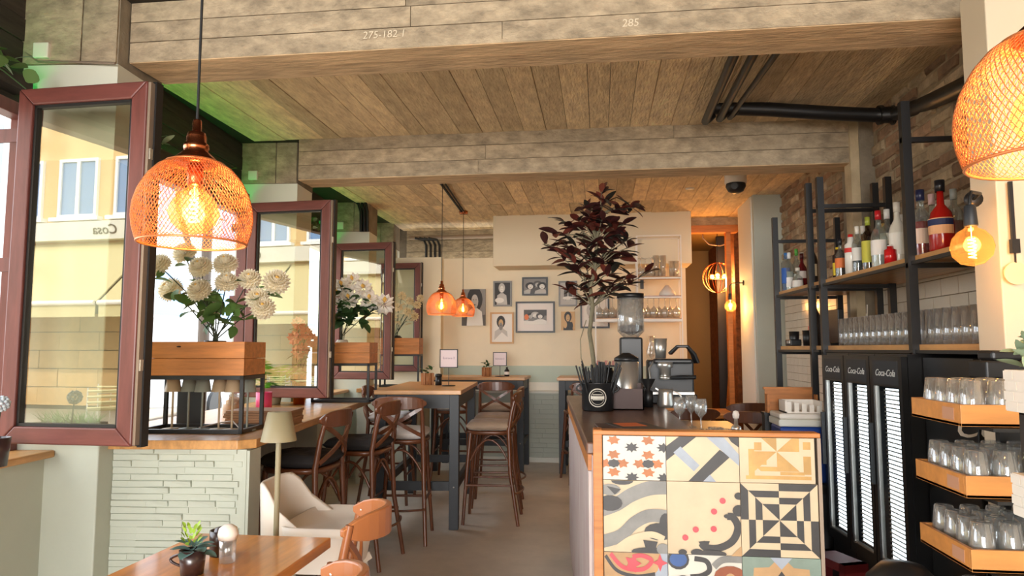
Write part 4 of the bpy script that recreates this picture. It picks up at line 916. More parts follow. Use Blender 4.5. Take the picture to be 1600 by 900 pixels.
TM = [m_cr, m_wh, m_bk, m_gy, m_or, m_lb, m_oc, m_rd, m_bl2, m_tn, m_sg, m_br]
CR, WH, BK, GY, OR, LB, OC, RD, BL, TN, SG, BR = range(12)
def star(cx, cy, r1, r2, n=8, a=0): return [(cx + (r1 if k % 2 == 0 else r2) * cos(a + pi * k / n), cy + (r1 if k % 2 == 0 else r2) * sin(a + pi * k / n)) for k in range(2 * n)]
def clip01(poly):
    for ax, lim, sg in ((0, 0, 1), (0, 1, -1), (1, 0, 1), (1, 1, -1)):
        out = []
        for i in range(len(poly)):
            a, b = poly[i - 1], poly[i]; da = (a[ax] - lim) * sg; db = (b[ax] - lim) * sg
            if (da >= 0) != (db >= 0):
                f = da / (da - db); out.append((a[0] + (b[0] - a[0]) * f, a[1] + (b[1] - a[1]) * f))
            if db >= 0: out.append(b)
        poly = out
        if len(poly) < 3: return []
    return poly
OR7 = 'first second third fourth fifth sixth seventh'.split()
bar = thing('bar_counter', 'bar counter with dark wooden top and patterned cement tile front', 'counter')
PY = 2.60
def tile(x0, z0, x1, z1, base, shapes):
    w, h = x1 - x0, z1 - z0; mb = MB().box(0, 0, 0, w, .012, h, base)
    for k, (poly, mi) in enumerate(shapes):
        q = clip01(poly)
        if len(q) < 3: continue
        mb.poly([(x * w, y * h) for x, y in q], (0, -.0002 - .00008 * k, 0), (1, 0, 0), (0, 0, 1), None, 0, mi)
    mb.build('tile', TM, bar, loc=(x0, PY, z0))
X0, X1, X2, X3 = .006, .229, .482, .735; Z0, Z1, Z2, Z3 = 1.108, .951, .700, .449
g = .002
# row one
s = []
for cx in (.17, .72):
    for cy in (.37, 1.1):
        for (dx, dy) in ((0, .2), (0, -.2), (.14, 0), (-.14, 0)): s.append((star(cx + dx, cy + dy, .115, .07, 6, .2), OR))
        s.append((star(cx, cy, .10, .085, 8), BK))
for (cx, cy) in ((.46, .74), (.97, .74), (.46, .06), (.97, .06)): s.append((star(cx, cy, .12, .07, 8), BK))
tile(X0, Z1 + g, X1 - g, Z0, WH, s)
tile(X1, Z1 + g, X2 - g, Z0, CR, [([(0, .45), (0, .78), (.18, 1), (.42, 1)], BK), ([(.1, .64), (.2, .78), (.46, .36), (.38, .22)], LB), ([(.3, 0), (.74, .72), (.88, .56), (.5, 0)], BK), ([(.56, 1), (.8, 1), (1, .62), (1, .36)], LB), ([(.86, 1), (1, 1), (1, .78), (.9, .9)], BK), ([(.5, 0), (.68, .0), (.6, .16)], LB)])
s = [([(.08, .08), (.95, .08), (.95, .16), (.08, .16)], OC), ([(.12, .16), (.2, .16), (.2, .75), (.12, .75)], OC), ([(.2, .72), (.3, .72), (.3, .9), (.2, .9)], OC), ([(.85, .2), (.95, .2), (.95, .6), (.85, .6)], OC), ([(.85, .75), (.95, .75), (.95, .92), (.85, .92)], OC)]
c = (.5, .7)
for k in range(4):
    a = pi / 2 * k; e = (cos(a), sin(a)); f = (cos(a + pi / 4) * 1.414, sin(a + pi / 4) * 1.414); s.append(([c, (c[0] + e[0] * .3, c[1] + e[1] * .44), (c[0] + f[0] * .3, c[1] + f[1] * .44)], OC))
s += [([(.28, .26), (.5, .26), (.5, .36), (.22, .36)], OC), ([(.54, .18), (.86, .18), (.86, .25), (.54, .25)], OC), ([(.28, .4), (.36, .4), (.36, .7), (.28, .7)], OC)]
tile(X2, Z1 + g, X3, Z0, CR, s)
# row two
def band(pts, w): 
    L = []; R_ = []
    for i, p in enumerate(pts):
        a = pts[max(i - 1, 0)]; b = pts[min(i + 1, len(pts) - 1)]; dx, dy = b[0] - a[0], b[1] - a[1]; l = sqrt(dx * dx + dy * dy); ww = w[i] if isinstance(w, list) else w
        L.append((p[0] - dy / l * ww / 2, p[1] + dx / l * ww / 2)); R_.append((p[0] + dy / l * ww / 2, p[1] - dx / l * ww / 2))
    return [((L[i], L[i + 1], R_[i + 1], R_[i])) for i in range(len(pts) - 1)]
def sw(pts, w, mi): return [(list(q), mi) for q in band(pts, w)]
def curve(ps, n=10):
    out = []
    for i in range(len(ps) - 1):
        p0 = ps[max(i - 1, 0)]; p1 = ps[i]; p2 = ps[i + 1]; p3 = ps[min(i + 2, len(ps) - 1)]
        for k in range(n):
            t_ = k / n; out.append(tuple(.5 * (2 * p1[j] + (p2[j] - p0[j]) * t_ + (2 * p0[j] - 5 * p1[j] + 4 * p2[j] - p3[j]) * t_ ** 2 + (3 * p1[j] - p0[j] - 3 * p2[j] + p3[j]) * t_ ** 3) for j in range(2)))
    return out + [ps[-1]]
S1 = curve([(-.1, .56), (.2, .66), (.45, .8), (.75, .9), (1.1, .92)]); S2 = curve([(-.1, .12), (.25, .22), (.5, .42), (.75, .52), (1.1, .5)])
s = sw(S1, .2, GY) + sw(S2, .18, GY) + [(ell(.1, .68, .2, .11), BK), (ell(.88, .3, .24, .12), BK), (ell(.98, .42, .1, .14), BK), (ell(.3, 1.0, .18, .06), BK), (ell(.1, .87, .17, .08), GY), ([(.05, .92), (.28, .88), (.18, .8)], BK), ([(.62, .18), (.85, .16), (.8, .04), (.66, .06)], BK), (ell(.75, .02, .32, .06), BK), (ell(.93, .06, .1, .08), GY)] + sw(curve([(.2, .05), (.45, .2), (.75, .26), (.95, .2)]), .09, CR)
tile(X0, Z2 + g, X1 - g, Z1, CR, s)
loop = curve([(.46, .16), (.52, .1), (.7, .1), (.88, .2), (.96, .38), (.9, .52), (.82, .54)])
s = sw(loop, .1, BK) + [(star(.5, .14, .09, .05, 3, .6), BK), (ell(.4, .03, .09, .05), BK), (ell(.6, .02, .2, .05), BK), (ell(.2, .03, .06, .04), BK), (ell(.98, .62, .09, .08), BK), (ell(.98, .82, .06, .05), BK), ([(.86, 0), (1, .14), (1, 0)], TN), (ell(.82, .54, .05, .03), BK)]
for (x, y) in ((.76, .75), (.64, .6), (.385, .345), (.63, .36), (.24, .23)): s.append((ell(x, y, .042, .042), RD))
tile(X1, Z2 + g, X2 - g, Z1, CR, s)
s = []; C = (.5, .5)
def R4(poly, k): 
    for _ in range(k): poly = [(1 - y, x) for x, y in poly]
    return poly
for k in range(4):
    for j, (o_, i_) in enumerate(((.5, .40), (.40, .31), (.31, .22))):
        q = [(.5 + o_, .5), (.5 + o_, .5 + o_), (.5 + i_, .5 + i_), (.5 + i_, .5)]; q2 = [(.5 + o_, .5), (.5 + i_, .5), (.5 + i_, .5 - i_), (.5 + o_, .5 - o_)]
        s.append((R4(q if j % 2 else q2, k), BK))
    s.append((R4([(.5, .5), (.72, .5), (.72, .72)], k), BK))
tile(X2, Z2 + g, X3 + .006, Z1, CR, s)
# row three
s = [(ell(-.05, 1.1, .5, .9), TN), (ell(.35, .95, .55, .42), TN)] + sw(curve([(.02, .95), (.2, .75), (.5, .68), (.8, .72)]), .05, BK) + sw(curve([(.1, .98), (.3, .8), (.6, .78), (.75, .9), (.6, .97), (.45, .95)]), .06, RD) + [(star(.45, .86, .14, .07, 5), RD), (star(.88, .88, .12, .05, 4), RD)]
tile(X0, Z3 + g, X1 - g, Z2, LB, s)
s = [(ell(.14, .93, .15, .14), BK), (ell(.14, .93, .12, .1), BL)] + sw(curve([(.36, .95), (.52, .92), (.56, .8), (.45, .72), (.3, .7)]), .07, BK) + sw(curve([(.62, .85), (.75, .95), (1, .96)]), .09, GY) + [(ell(.84, .72, .22, .15), BR), (ell(.84, .72, .06, .05), TN), (ell(.2, .66, .1, .06), BK)]
tile(X1, Z3 + g, X2 - g, Z2, WH, s)
tile(X2, Z3 + g, X3 + .008, Z2, SG, [(star(.5, .5, .5, .38, 4, pi / 4), TN), (star(.5, .5, .53, .37, 4, 0), TN), ([(.28, .5), (.5, .82), (.72, .5), (.5, .18)], BK), (ell(.5, .6, .1, .06), LB), ([(.36, 1), (.5, .84), (.64, 1)], LB)])
s = [(star(.5, .5, .4, .2, 4), BK), (star(.5, .5, .2, .1, 4), OR)]
for x0, x1 in ((X0, X1), (X1, X2), (X2, X3)): tile(x0, Z3 - .25, x1 - g, Z3, CR, s)
MB().box(-.01, PY + .012, .0, .74, PY + .05, 1.11).build('panel_core', m_dark, bar)
MB().box(-.03, PY - .006, 0, .003, PY + .06, 1.13).build('edge_post', m_oakbox, bar, bevel=.003); MB().box(-.03, PY - .008, 1.111, .755, PY + .06, 1.127).build('top_trim', m_oakbox, bar, bevel=.003)
MB().box(.744, PY - .004, 0, .756, PY + .05, 1.11).build('edge_strip', m_edge, bar)
m_bart = mat('dark_worn_bar_top', (110, 76, 58), .4, noise=(5, .4, (6, .7, 4)), coat=.2); m_wash = mat('whitewashed_boards', (206, 200, 194), .7, noise=(5, .35, (5, 5, .6)), col2=(180, 150, 150))
# worktop runs back and slightly to the left
MB().poly([(-.055, 2.665), (.40, 2.665), (.36, 5.3), (-.25, 5.3), (-.25, 5.25)], (0, 0, 1.03), (1, 0, 0), (0, 1, 0), (0, 0, 1), .045).build('worktop', m_bart, bar, bevel=.006)
MB().poly([(-.035, 2.66), (.36, 2.66), (.33, 5.2), (-.22, 5.2)], (0, 0, 0), (1, 0, 0), (0, 1, 0), (0, 0, 1), 1.028).build('body', m_wash, bar)
MB().bar((-.035, 2.68, 1.0), (-.225, 5.2, 1.0), .03, .06).build('edge_trim', m_oakbox, bar)
for k in range(8):
    f0, f1 = k / 8, (k + .97) / 8; a = Vector((-.036, 2.66, 0)).lerp(Vector((-.221, 5.2, 0)), f0); b_ = Vector((-.036, 2.66, 0)).lerp(Vector((-.221, 5.2, 0)), f1)
    MB().bar(a + Vector((-.006, 0, .5)), b_ + Vector((-.006, 0, .5)), .012, .94).build('board', m_wash, bar)
TOP = 1.076
def on_bar(px, py): p = atz(px, py, TOP); return Vector((p.x, p.y, TOP))
# straw bucket
p = on_bar(934, 641); bk = thing('straw_bucket', 'black metal bucket with round white emblem on the bar', 'bucket', p)
MB().lathe([(.001, 0), (.084, 0), (.088, .006), (.09, .15), (.094, .155), (.087, .155), (.083, .01), (.001, .01)], 28).build('bucket', m_black, bk)
for sx in (-1, 1): MB().tube(arc((sx * .088, 0, .145), (sx * .088, 0, .10), (sx * .03, 0, 0)), .005, 6).build('handle', m_black, bk)
mE = mat('emblem_print', (206, 200, 186), .6)
def disc_on_cyl(mb, r, z0, r0, r1, n=28):
    V = []
    for rr_ in (r0, r1):
        for k in range(n):
            q = 2 * pi * k / n; a = rr_ * cos(q) / r; V.append((r * sin(a), -r * cos(a), z0 + rr_ * sin(q)))
    mb.add(V, [(k, (k + 1) % n, n + (k + 1) % n, n + k) for k in range(n)], 0)
mb = MB(); disc_on_cyl(mb, .0905, .075, .046, .051); disc_on_cyl(mb, .0905, .075, .036, .038)
for z in (.062, .09): mb.add([(.0908 * sin(a), -.0908 * cos(a), z + dz) for dz in (0, .004) for a in (-.3, -.1, .1, .3)], [(0, 1, 5, 4), (1, 2, 6, 5), (2, 3, 7, 6)])
mb.add([(.0908 * sin(a), -.0908 * cos(a), .068 + dz) for dz in (0, .016) for a in (-.42, -.2, 0, .2, .42)], [(0, 1, 6, 5), (1, 2, 7, 6), (2, 3, 8, 7), (3, 4, 9, 8)])
mb.build('emblem', mE, bk)
for k in range(44):
    q = random.uniform(0, 2 * pi); r = .078 * sqrt(random.random()); x, y = r * cos(q), r * sin(q)
    tag(MB().tube([(x * .8, y * .8, .012), (x * 1.75, y * 1.5, random.uniform(.23, .275))], .0045, 6).build('drinking_straw', m_black, loc=p), 'black drinking straw standing in the bucket on the bar', 'straw', 'black straws in the bucket')
# dark red leaved tree in a pot behind the bucket
tp = on_bar(930, 628); tr = thing('rubber_tree', 'dark red leaved rubber tree rising behind the straw bucket', 'plant', tp)
MB().lathe([(.001, 0), (.07, 0), (.085, .14), (.078, .14), (.07, .11), (.001, .11)], 20).build('pot', m_blackw, tr)
def TP(px, py, dy=0): return aty(px, py, tp.y + dy) - tp
m_bark = mat('grey_green_bark', (120, 112, 88), .8, noise=(10, .3))
tk = [Vector((0, 0, .1)), TP(927, 560), TP(921, 520, .03), TP(926, 480), TP(922, 450, .02), TP(930, 420), TP(932, 380), TP(938, 335)]
MB().tube(tk, [.016, .015, .014, .015, .013, .012, .010, .006], 9).build('trunk', m_bark, tr)
MB().tube([Vector((-.02, .02, .1)), TP(908, 560), TP(907, 530), TP(916, 500)], .003, 5).build('thin_stem', m_bark, tr)
m_rl = mat('dark_burgundy_leaf', (58, 28, 27), .38, rand=.5, col2=None); m_rl2 = mat('deep_green_brown_leaf', (44, 42, 36), .38, rand=.4); m_rl3 = mat('rust_leaf', (104, 48, 38), .4, rand=.4)
RL = [leaf_mesh('leaf', .135, .055, m_, .18, .3) for m_ in (m_rl, m_rl, m_rl2, m_rl3)]
rnd = random.Random(4)
TIPS = [(920, 340), (945, 355), (930, 350), (950, 370), (920, 380), (960, 360), (905, 345), (915, 410), (945, 395), (930, 435), (960, 440), (945, 315), (940, 300), (912, 325), (880, 345), (850, 380), (870, 365), (895, 390), (985, 320), (965, 330), (990, 325), (975, 350), (955, 350), (920, 350), (905, 365), (890, 400), (935, 370), (960, 385), (980, 375), (900, 420), (925, 400), (950, 410), (985, 385), (960, 425), (985, 430), (1010, 428), (940, 440), (905, 445), (885, 452), (930, 462), (915, 470), (955, 455), (870, 395), (945, 330), (925, 330), (975, 400), (915, 385), (880, 380)]
for k, (px, py) in enumerate(TIPS):
    e = TP(px, py, rnd.uniform(-.14, .14)); s0 = min(tk[3:], key=lambda q: (q - e - Vector((0, 0, -.12))).length); mid = s0.lerp(e, .55) + Vector((0, 0, .02))
    MB().tube([s0, mid, e], [.005, .004, .0025], 5).build('branch', m_bark, tr)
    out = (e - s0).normalized()
    for j in range(8):
        q = rnd.uniform(0, 2 * pi); d = out * .55 + Vector((cos(q), sin(q) * .9, rnd.uniform(-.5, .65))); aim_leaf(RL[(k * 7 + j) % 4] if rnd.random() < .9 else RL[3], s0.lerp(e, rnd.uniform(.6, 1)), d, tr, rnd.uniform(.65, 1.05))
# boxes and menus on the bar
m_cardb = mat('dark_brown_card', (78, 58, 54), .6)
p = on_bar(980, 640); q = thing('napkin_box', 'dark brown open card box on the bar right of the bucket', 'box', (p.x, p.y - .02, TOP))
w, d, h = .185, .15, .145
MB().box(-w / 2, 0, 0, w / 2, .006, h * .82).build('front', m_cardb, q); MB().box(-w / 2, d - .006, 0, w / 2, d, h).build('back', m_cardb, q); MB().box(-w / 2, 0, 0, w / 2, d, .006).build('bottom', m_cardb, q)
for sx in (-1, 1): MB().poly([(0, 0), (d, 0), (d, h), (0, h * .82)], (sx * (w / 2 - .003) - .003, 0, 0), (0, 1, 0), (0, 0, 1), (1, 0, 0), .006).build('side', m_cardb, q)
m_menud = mat('charcoal_menu', (52, 50, 52), .5); m_orng = mat('orange_print', (226, 110, 50), .5)
for k, (px, py, r, lb) in enumerate(((1003, 672, .32, 'charcoal menu with orange print lying on the bar'), (1022, 676, .36, 'plain charcoal menu under the one with orange print'))):
    p = on_bar(px, py); o = thing('menu', lb, 'menu', (p.x, p.y, TOP + (.006 if k == 0 else .001)), r); MB().box(-.09, -.22, 0, .09, .22, .004).build('cover', m_menud, o)
    if k == 0: MB().box(-.06, .06, .004, .05, .2, .0045).build('print', m_orng, o); MB().box(-.02, -.19, .004, .02, -.18, .0045).build('print', m_orng, o)
p = on_bar(958, 672); o = thing('serving_board', 'dark brown wooden board lying flat on the bar near the left edge', 'board', (p.x, p.y, TOP), .1); MB().box(-.06, -.2, 0, .06, .2, .008).build('board', m_cardb, o, bevel=.003)
# coffee kit behind (stands on the bar farther back)
def lathe_thing(name, label, cat, loc, parts, group=None, n=20):
    t = thing(name, label, cat, loc, 0, group)
    for nm, pr, m in parts: MB().lathe(pr, n).build(nm, m, t)
    return t
p = on_bar(986, 612); gx, gy = .10, 4.55
gr = thing('coffee_grinder', 'coffee grinder with tall clear bean hopper on the bar', 'grinder', (aty(986, 540, 4.75).x, 4.75, TOP))
MB().box(-.09, -.09, 0, .09, .12, .10).build('base', m_black, gr, bevel=.01); MB().box(-.075, -.03, .10, .075, .12, .42).build('body', m_black, gr, bevel=.012); MB().lathe([(.001, .42), (.05, .42), (.088, .46), (.088, .68), (.084, .68), (.08, .465), (.001, .43)], 20).build('hopper', m_glass, gr); MB().lathe([(.001, .68), (.09, .68), (.09, .71), (.001, .715)], 20).build('lid', m_black, gr); MB().lathe([(.001, .44), (.06, .452), (.078, .47), (.078, .50), (.001, .50)], 16).build('beans', m_cardb, gr)
MB().lathe([(.001, .12), (.03, .12), (.034, .2), (.001, .2)], 14, (0, -.06, 0)).build('spout', m_steel, gr)
p = Vector((aty(979, 590, 4.25).x, 4.25, TOP))
lathe_thing('steel_canister', 'tall brushed steel canister with slanted lid behind the brown box', 'canister', p, [('body', [(.001, 0), (.066, 0), (.07, .01), (.07, .27), (.001, .27)], m_steel), ('lid', [(.001, .27), (.072, .27), (.072, .29), (.02, .32), (.001, .32)], m_black)])
pk = Vector((aty(945, 560, 4.9).x, 4.9, TOP)); t = thing('kettle', 'black kettle with pink cloth on top behind the tree trunk', 'kettle', pk)
MB().lathe([(.001, 0), (.075, 0), (.085, .05), (.08, .15), (.055, .2), (.05, .215), (.001, .22)], 20).build('body', m_black, t); MB().tube(arc((.075, 0, .17), (.08, 0, .04), (.09, 0, 0)), .009, 6).build('handle', m_black, t); MB().bar((-.07, 0, .13), (-.12, 0, .19), .03, .03).build('spout', m_black, t); MB().box(-.085, -.08, .222, .085, .08, .234).build('tray', m_black, t, bevel=.004)
cl = MB()
for i in range(6):
    cl.strip([(-.075 + .026 * i, -.07, .236), (-.07 + .026 * i, -.02, .25 + .012 * (i % 2)), (-.072 + .026 * i, .05, .24)], .02, .004)
tag(cl.build('cloth', mat('pink_cloth', (226, 160, 150), .8), loc=pk), 'crumpled pink cloth lying on the black kettle', 'cloth')
# espresso machine, low black body on the bar with steel drip tray, group and portafilter
em = thing('espresso_machine', 'black espresso machine with steel group head and portafilter on the bar', 'machine', (aty(1048, 600, 4.55).x, 4.55, TOP))
MB().box(-.13, -.02, 0, .16, .36, .06).build('base', m_black, em, bevel=.008); MB().box(-.13, .12, .06, .16, .36, .27).build('body', m_black, em, bevel=.012); MB().box(-.12, -.04, .06, .14, .11, .075).build('drip_tray', m_steel, em)
MB().lathe([(.001, .17), (.035, .17), (.035, .22), (.05, .23), (.05, .26), (.001, .26)], 18, (-.03, .04, 0)).build('group_head', m_steel, em); MB().box(-.10, .02, .25, .14, .14, .28).build('hood', m_black, em, bevel=.01)
pf = MB().lathe([(.001, .15), (.036, .15), (.036, .172), (.001, .172)], 18, (-.03, .04, 0)).build('portafilter', m_steel, em); MB().tube([(0, .03, .16), (.06, .0, .165), (.15, -.04, .168)], [.010, .014, .012], 8).build('portafilter_handle', m_black, pf)
MB().tube([(-.1, .08, .26), (-.13, .03, .22), (-.12, .0, .10)], .006, 6).build('steam_wand', m_steel, em)
pj = Vector((aty(1040, 620, 4.28).x, 4.28, TOP)); t = thing('milk_pitcher', 'steel milk pitcher with handle under the group head', 'pitcher', pj); MB().lathe([(.001, 0), (.045, 0), (.05, .02), (.042, .08), (.045, .105), (.043, .105), (.039, .08), (.046, .02), (.001, .006)], 20).build('body', m_steel, t); MB().tube(arc((.043, 0, .095), (.046, 0, .03), (.045, 0, 0)), .005, 6).build('handle', m_steel, t); MB().bar((-.04, 0, .1), (-.058, 0, .112), .02, .006).build('spout', m_steel, t)
t = thing('cocktail_shaker', 'brushed steel shaker cup standing on the espresso machine', 'shaker', (em.location.x - .045, 4.72, TOP + .281)); MB().lathe([(.001, 0), (.033, 0), (.044, .13), (.041, .13), (.031, .004), (.001, .004)], 20).build('cup', m_steel, t)
t = tag(MB().strip([(0, 0, 0), (.05, -.02, .05), (.11, -.03, .05), (.15, -.02, .0), (.17, -.01, -.06)], .06, .02).build('oven_glove', m_black, bevel=.006, loc=(em.location.x + .02, 4.78, TOP + .31)), 'black cloth hanging over the espresso machine', 'cloth')
cn = thing('dripper_cone', 'black coffee cone beside the steel shaker', 'funnel', (aty(1012, 590, 4.3).x, 4.3, TOP)); MB().lathe([(.001, 0), (.03, 0), (.03, .09), (.012, .1), (.045, .165), (.042, .165), (.008, .1), (.001, .1)], 18).build('cone', m_black, cn)
# glasses by the panel
wg_in = [(.001, 0), (.032, 0), (.033, .003), (.006, .008), (.004, .02), (.004, .085), (.012, .095), (.034, .12), (.038, .15), (.032, .20), (.0305, .20), (.0365, .15), (.032, .121), (.001, .098)]
def wine_glass(loc, label, group, first=[None], flip=False, s=1.0):
    if first[0] is None:
        o = thing('wine_glass', label, 'glass', loc, 0, group); MB().lathe(wg_in[:6] + [(.001, .09)], 14).build('foot_and_stem', m_glass, o); MB().lathe([(.004, .085)] + wg_in[6:], 16).build('bowl', m_glass, o); first[0] = o
    else: o = dup(first[0], loc, 0, label, group)
    if flip: o.rotation_euler = (pi, 0, 0); o.location = (loc[0], loc[1], loc[2] + .2 * s)
    o.scale = (s, s, s); return o
for k, (px, y) in enumerate(((1062, 3.6), (1080, 3.75), (1095, 3.5))):
    pp = aty(px, 640, y); wine_glass((pp.x, y, TOP - .12 if False else 1.02), 'wine glass standing behind the tiled panel, %s of three from the left' % OR7[k], 'glasses behind the tiled panel', s=.8)
# back bar sink shelf carrying those glasses and the tap handles
bs = thing('back_shelf', 'low wooden drinks shelf behind the tiled panel', 'shelf', (0, 0, 0)); MB().box(.42, 3.2, .985, .70, 4.1, 1.018).build('board', m_bart, bs); 
for x in (.45, .64):
    for y in (3.24, 4.04): MB().box(x, y, 0, x + .03, y + .03, .985).build('leg', m_black, bs)
tap = thing('coffee_tamper', 'chrome tamper with white knob behind the tiled panel', 'tamper', (aty(1150, 660, 3.6).x, 3.6, 1.019)); MB().lathe([(.001, 0), (.024, 0), (.024, .02), (.01, .03), (.009, .06), (.001, .06)], 16).build('base', m_steel, tap); MB().lathe([(.001, .06), (.014, .062), (.017, .08), (.012, .096), (.001, .1)], 14).build('knob', m_plast, tap)
for k, (px, y) in enumerate(((1105, 3.45), (1118, 3.55), (1130, 3.48))):
    pp = aty(px, 660, y); t = lathe_thing('ashtray', 'small clear glass dish behind the tiled panel, %s from the left' % OR7[k], 'dish', (pp.x, y, 1.019), [('dish', [(.001, 0), (.03, 0), (.038, .022), (.034, .022), (.028, .006), (.001, .006)], m_glass)], 'glass dishes behind the tiled panel')
# cool box with caddy behind the fridge end
cb = thing('cool_box', 'blue cool box with white lid left of the fridges', 'box', (aty(1240, 690, 4.8).x, 4.70, .60)); m_blue2 = mat('royal_blue_plastic', (24, 66, 150), .4)
MB().box(-.13, -.11, 0, .16, .14, .34).build('body', m_blue2, cb, bevel=.015); MB().box(-.14, -.12, .34, .17, .15, .385).build('rim', m_white, cb, bevel=.01); MB().box(-.135, -.115, .385, .165, .145, .42).build('lid', m_wht, cb, bevel=.012)
st = thing('low_cabinet', 'black low cabinet under the blue cool box', 'cabinet', (cb.location.x, 4.70, 0)); MB().box(-.2, -.14, 0, .2, .18, .58).build('body', m_black, st); MB().box(-.21, -.15, .58, .21, .19, .599).build('top', m_black, st); MB().box(-.19, -.15, .03, .19, -.14, .54).build('door', m_blackw, st)
cd2 = thing('cutlery_tray', 'white plastic cutlery caddy on the cool box', 'tray', (cb.location.x + .02, 4.70, 1.021)); MB().box(-.11, -.08, 0, .11, .08, .008).build('bottom', m_wht, cd2)
for (a, b, c, d) in ((-.11, -.08, -.1, .08), (.1, -.08, .11, .08), (-.11, .07, .11, .08)): MB().box(a, b, 0, c, d, .075).build('side', m_wht, cd2)
for k in range(5): MB().box(-.1 + k * .045, -.082, 0, -.1 + k * .045 + .028, -.072, .07 - .006 * k).build('divider', m_wht, cd2)
tb = thing('wooden_tray', 'orange wooden tray leaning behind the cool box', 'tray', (cb.location.x + .02, 4.93, 1.0)); MB().box(-.16, 0, .0, .16, .015, .15).build('back', m_oakbox, tb); MB().box(-.16, -.06, .0, -.145, 0, .12).build('side', m_oakbox, tb); MB().box(.145, -.06, 0, .16, 0, .12).build('side', m_oakbox, tb); MB().box(-.17, -.005, .15, .17, .02, .165).build('rim', m_oakbox, tb)
tbs = thing('back_stand', 'black stand carrying the wooden tray', 'stand', (cb.location.x + .02, 4.94, 0)); MB().box(-.17, -.03, .0, .17, .06, .998).build('body', m_black, tbs); MB().box(-.175, -.035, .985, .175, .065, .999).build('top', m_black, tbs)

# ================================================================== WALL RACK WITH WINE GLASSES (back)
rk = thing('wire_rack', 'white wire rack with wooden shelves of wine glasses on the back wall', 'shelf')
Yr0, Yr1 = 8.38, 8.62
def rx(px): return aty(px, 450, Yr0).x
def rz(py): return aty(1000, py, Yr0).z
xa, xb, xc = rx(930), rx(996), rx(1065); zt, zb_ = rz(368), 0.0
for (x, zt_) in ((xa, rz(460)), (xb, zt), (xc, zt)):
    for y in (Yr0, Yr1): MB().box(x - .007, y - .007, 0, x + .007, y + .007, zt_).build('post', m_wht, rk)
for (x0, x1, z) in ((xb, xc, zt), (xa, xc, rz(497) - .03)):
    MB().box(x0, Yr0 - .006, z - .012, x1, Yr0 + .006, z).build('rail', m_wht, rk); MB().box(x0, Yr1 - .006, z - .012, x1, Yr1 + .006, z).build('rail', m_wht, rk)
for x in (xb, xc): MB().box(x - .006, Yr0, zt - .012, x + .006, Yr1, zt).build('rail', m_wht, rk)
sh_z = {}
for nm, (x0, x1, py) in dict(a=(rx(968), xc, 432), b=(xa, xc, 497), c=(xb, xc, 462), d=(rx(1040), xc + .03, 565), e=(xa, xc, 640)).items():
    z = rz(py); sh_z[nm] = z; MB().box(x0, Yr0 + .01, z - .02, x1, Yr1 - .01, z).build('shelf_board', m_oakx if nm != 'c' else m_chairl, rk)
    MB().box(x0, Yr0 - .006, z - .03, x1, Yr0 + .008, z - .012).build('shelf_rail', m_wht, rk)
for k, px in enumerate((1002, 1010, 1019, 1034)): pp = rx(px); wine_glass((pp, 8.46 + .06 * (k % 2), sh_z['a']), 'wine glass upside down on the top rack shelf, %s from the left' % OR7[k], 'glasses on the top rack shelf', flip=True, s=1.15 if k != 3 else .9)
for k, px in enumerate((1027, 1038, 1052, 1058)):
    lathe_thing('tumbler', 'tall clear tumbler on the top rack shelf, %s from the left' % OR7[k], 'glass', (rx(px), 8.5, sh_z['a']), [('body', [(.001, 0), (.03, 0), (.04, .26 if px < 1045 else .19), (.037, .26 if px < 1045 else .19), (.028, .01), (.001, .01)], m_glass)], 'tumblers on the top rack shelf', 14)
for k in range(7): wine_glass((xb + .06 + k * .065, 8.44 + .07 * (k % 2), sh_z['b']), 'upside down wine glass on the middle rack shelf, %s from the left' % OR7[k], 'glasses on the middle rack shelf', flip=True, s=1.25)
for k in range(4): wine_glass((xa + .05 + k * .075, 8.44 + .07 * (k % 2), sh_z['b']), 'upside down wine glass at the left rack end, %s from the left' % OR7[k], 'glasses at the left rack end', flip=True, s=1.25)
bl = thing('bowl', 'white bowl on the upper rack shelf', 'bowl', (rx(1044), 8.5, sh_z['c'])); MB().lathe([(.001, .13), (.02, .13), (.09, .04), (.1, 0), (.094, 0), (.001, .03)], 20).build('bowl', m_wht, bl)
t = thing('carafe', 'clear glass carafe beside the white rack post', 'carafe', (aty(1053, 590, 6.0).x + .0, 8.5, sh_z['d'])); MB().lathe([(.001, 0), (.06, 0), (.065, .12), (.03, .22), (.035, .3), (.032, .3), (.028, .22), (.06, .12), (.001, .01)], 18).build('body', m_glass, t)
sp = tag(MB().box(-.02, -.03, -.07, .02, .03, .07).build('speaker', m_black, loc=(aty(1003, 443, 9.12).x, 9.119, aty(1003, 443, 9.12).z)), 'small black box fixed behind the rack post', 'speaker')

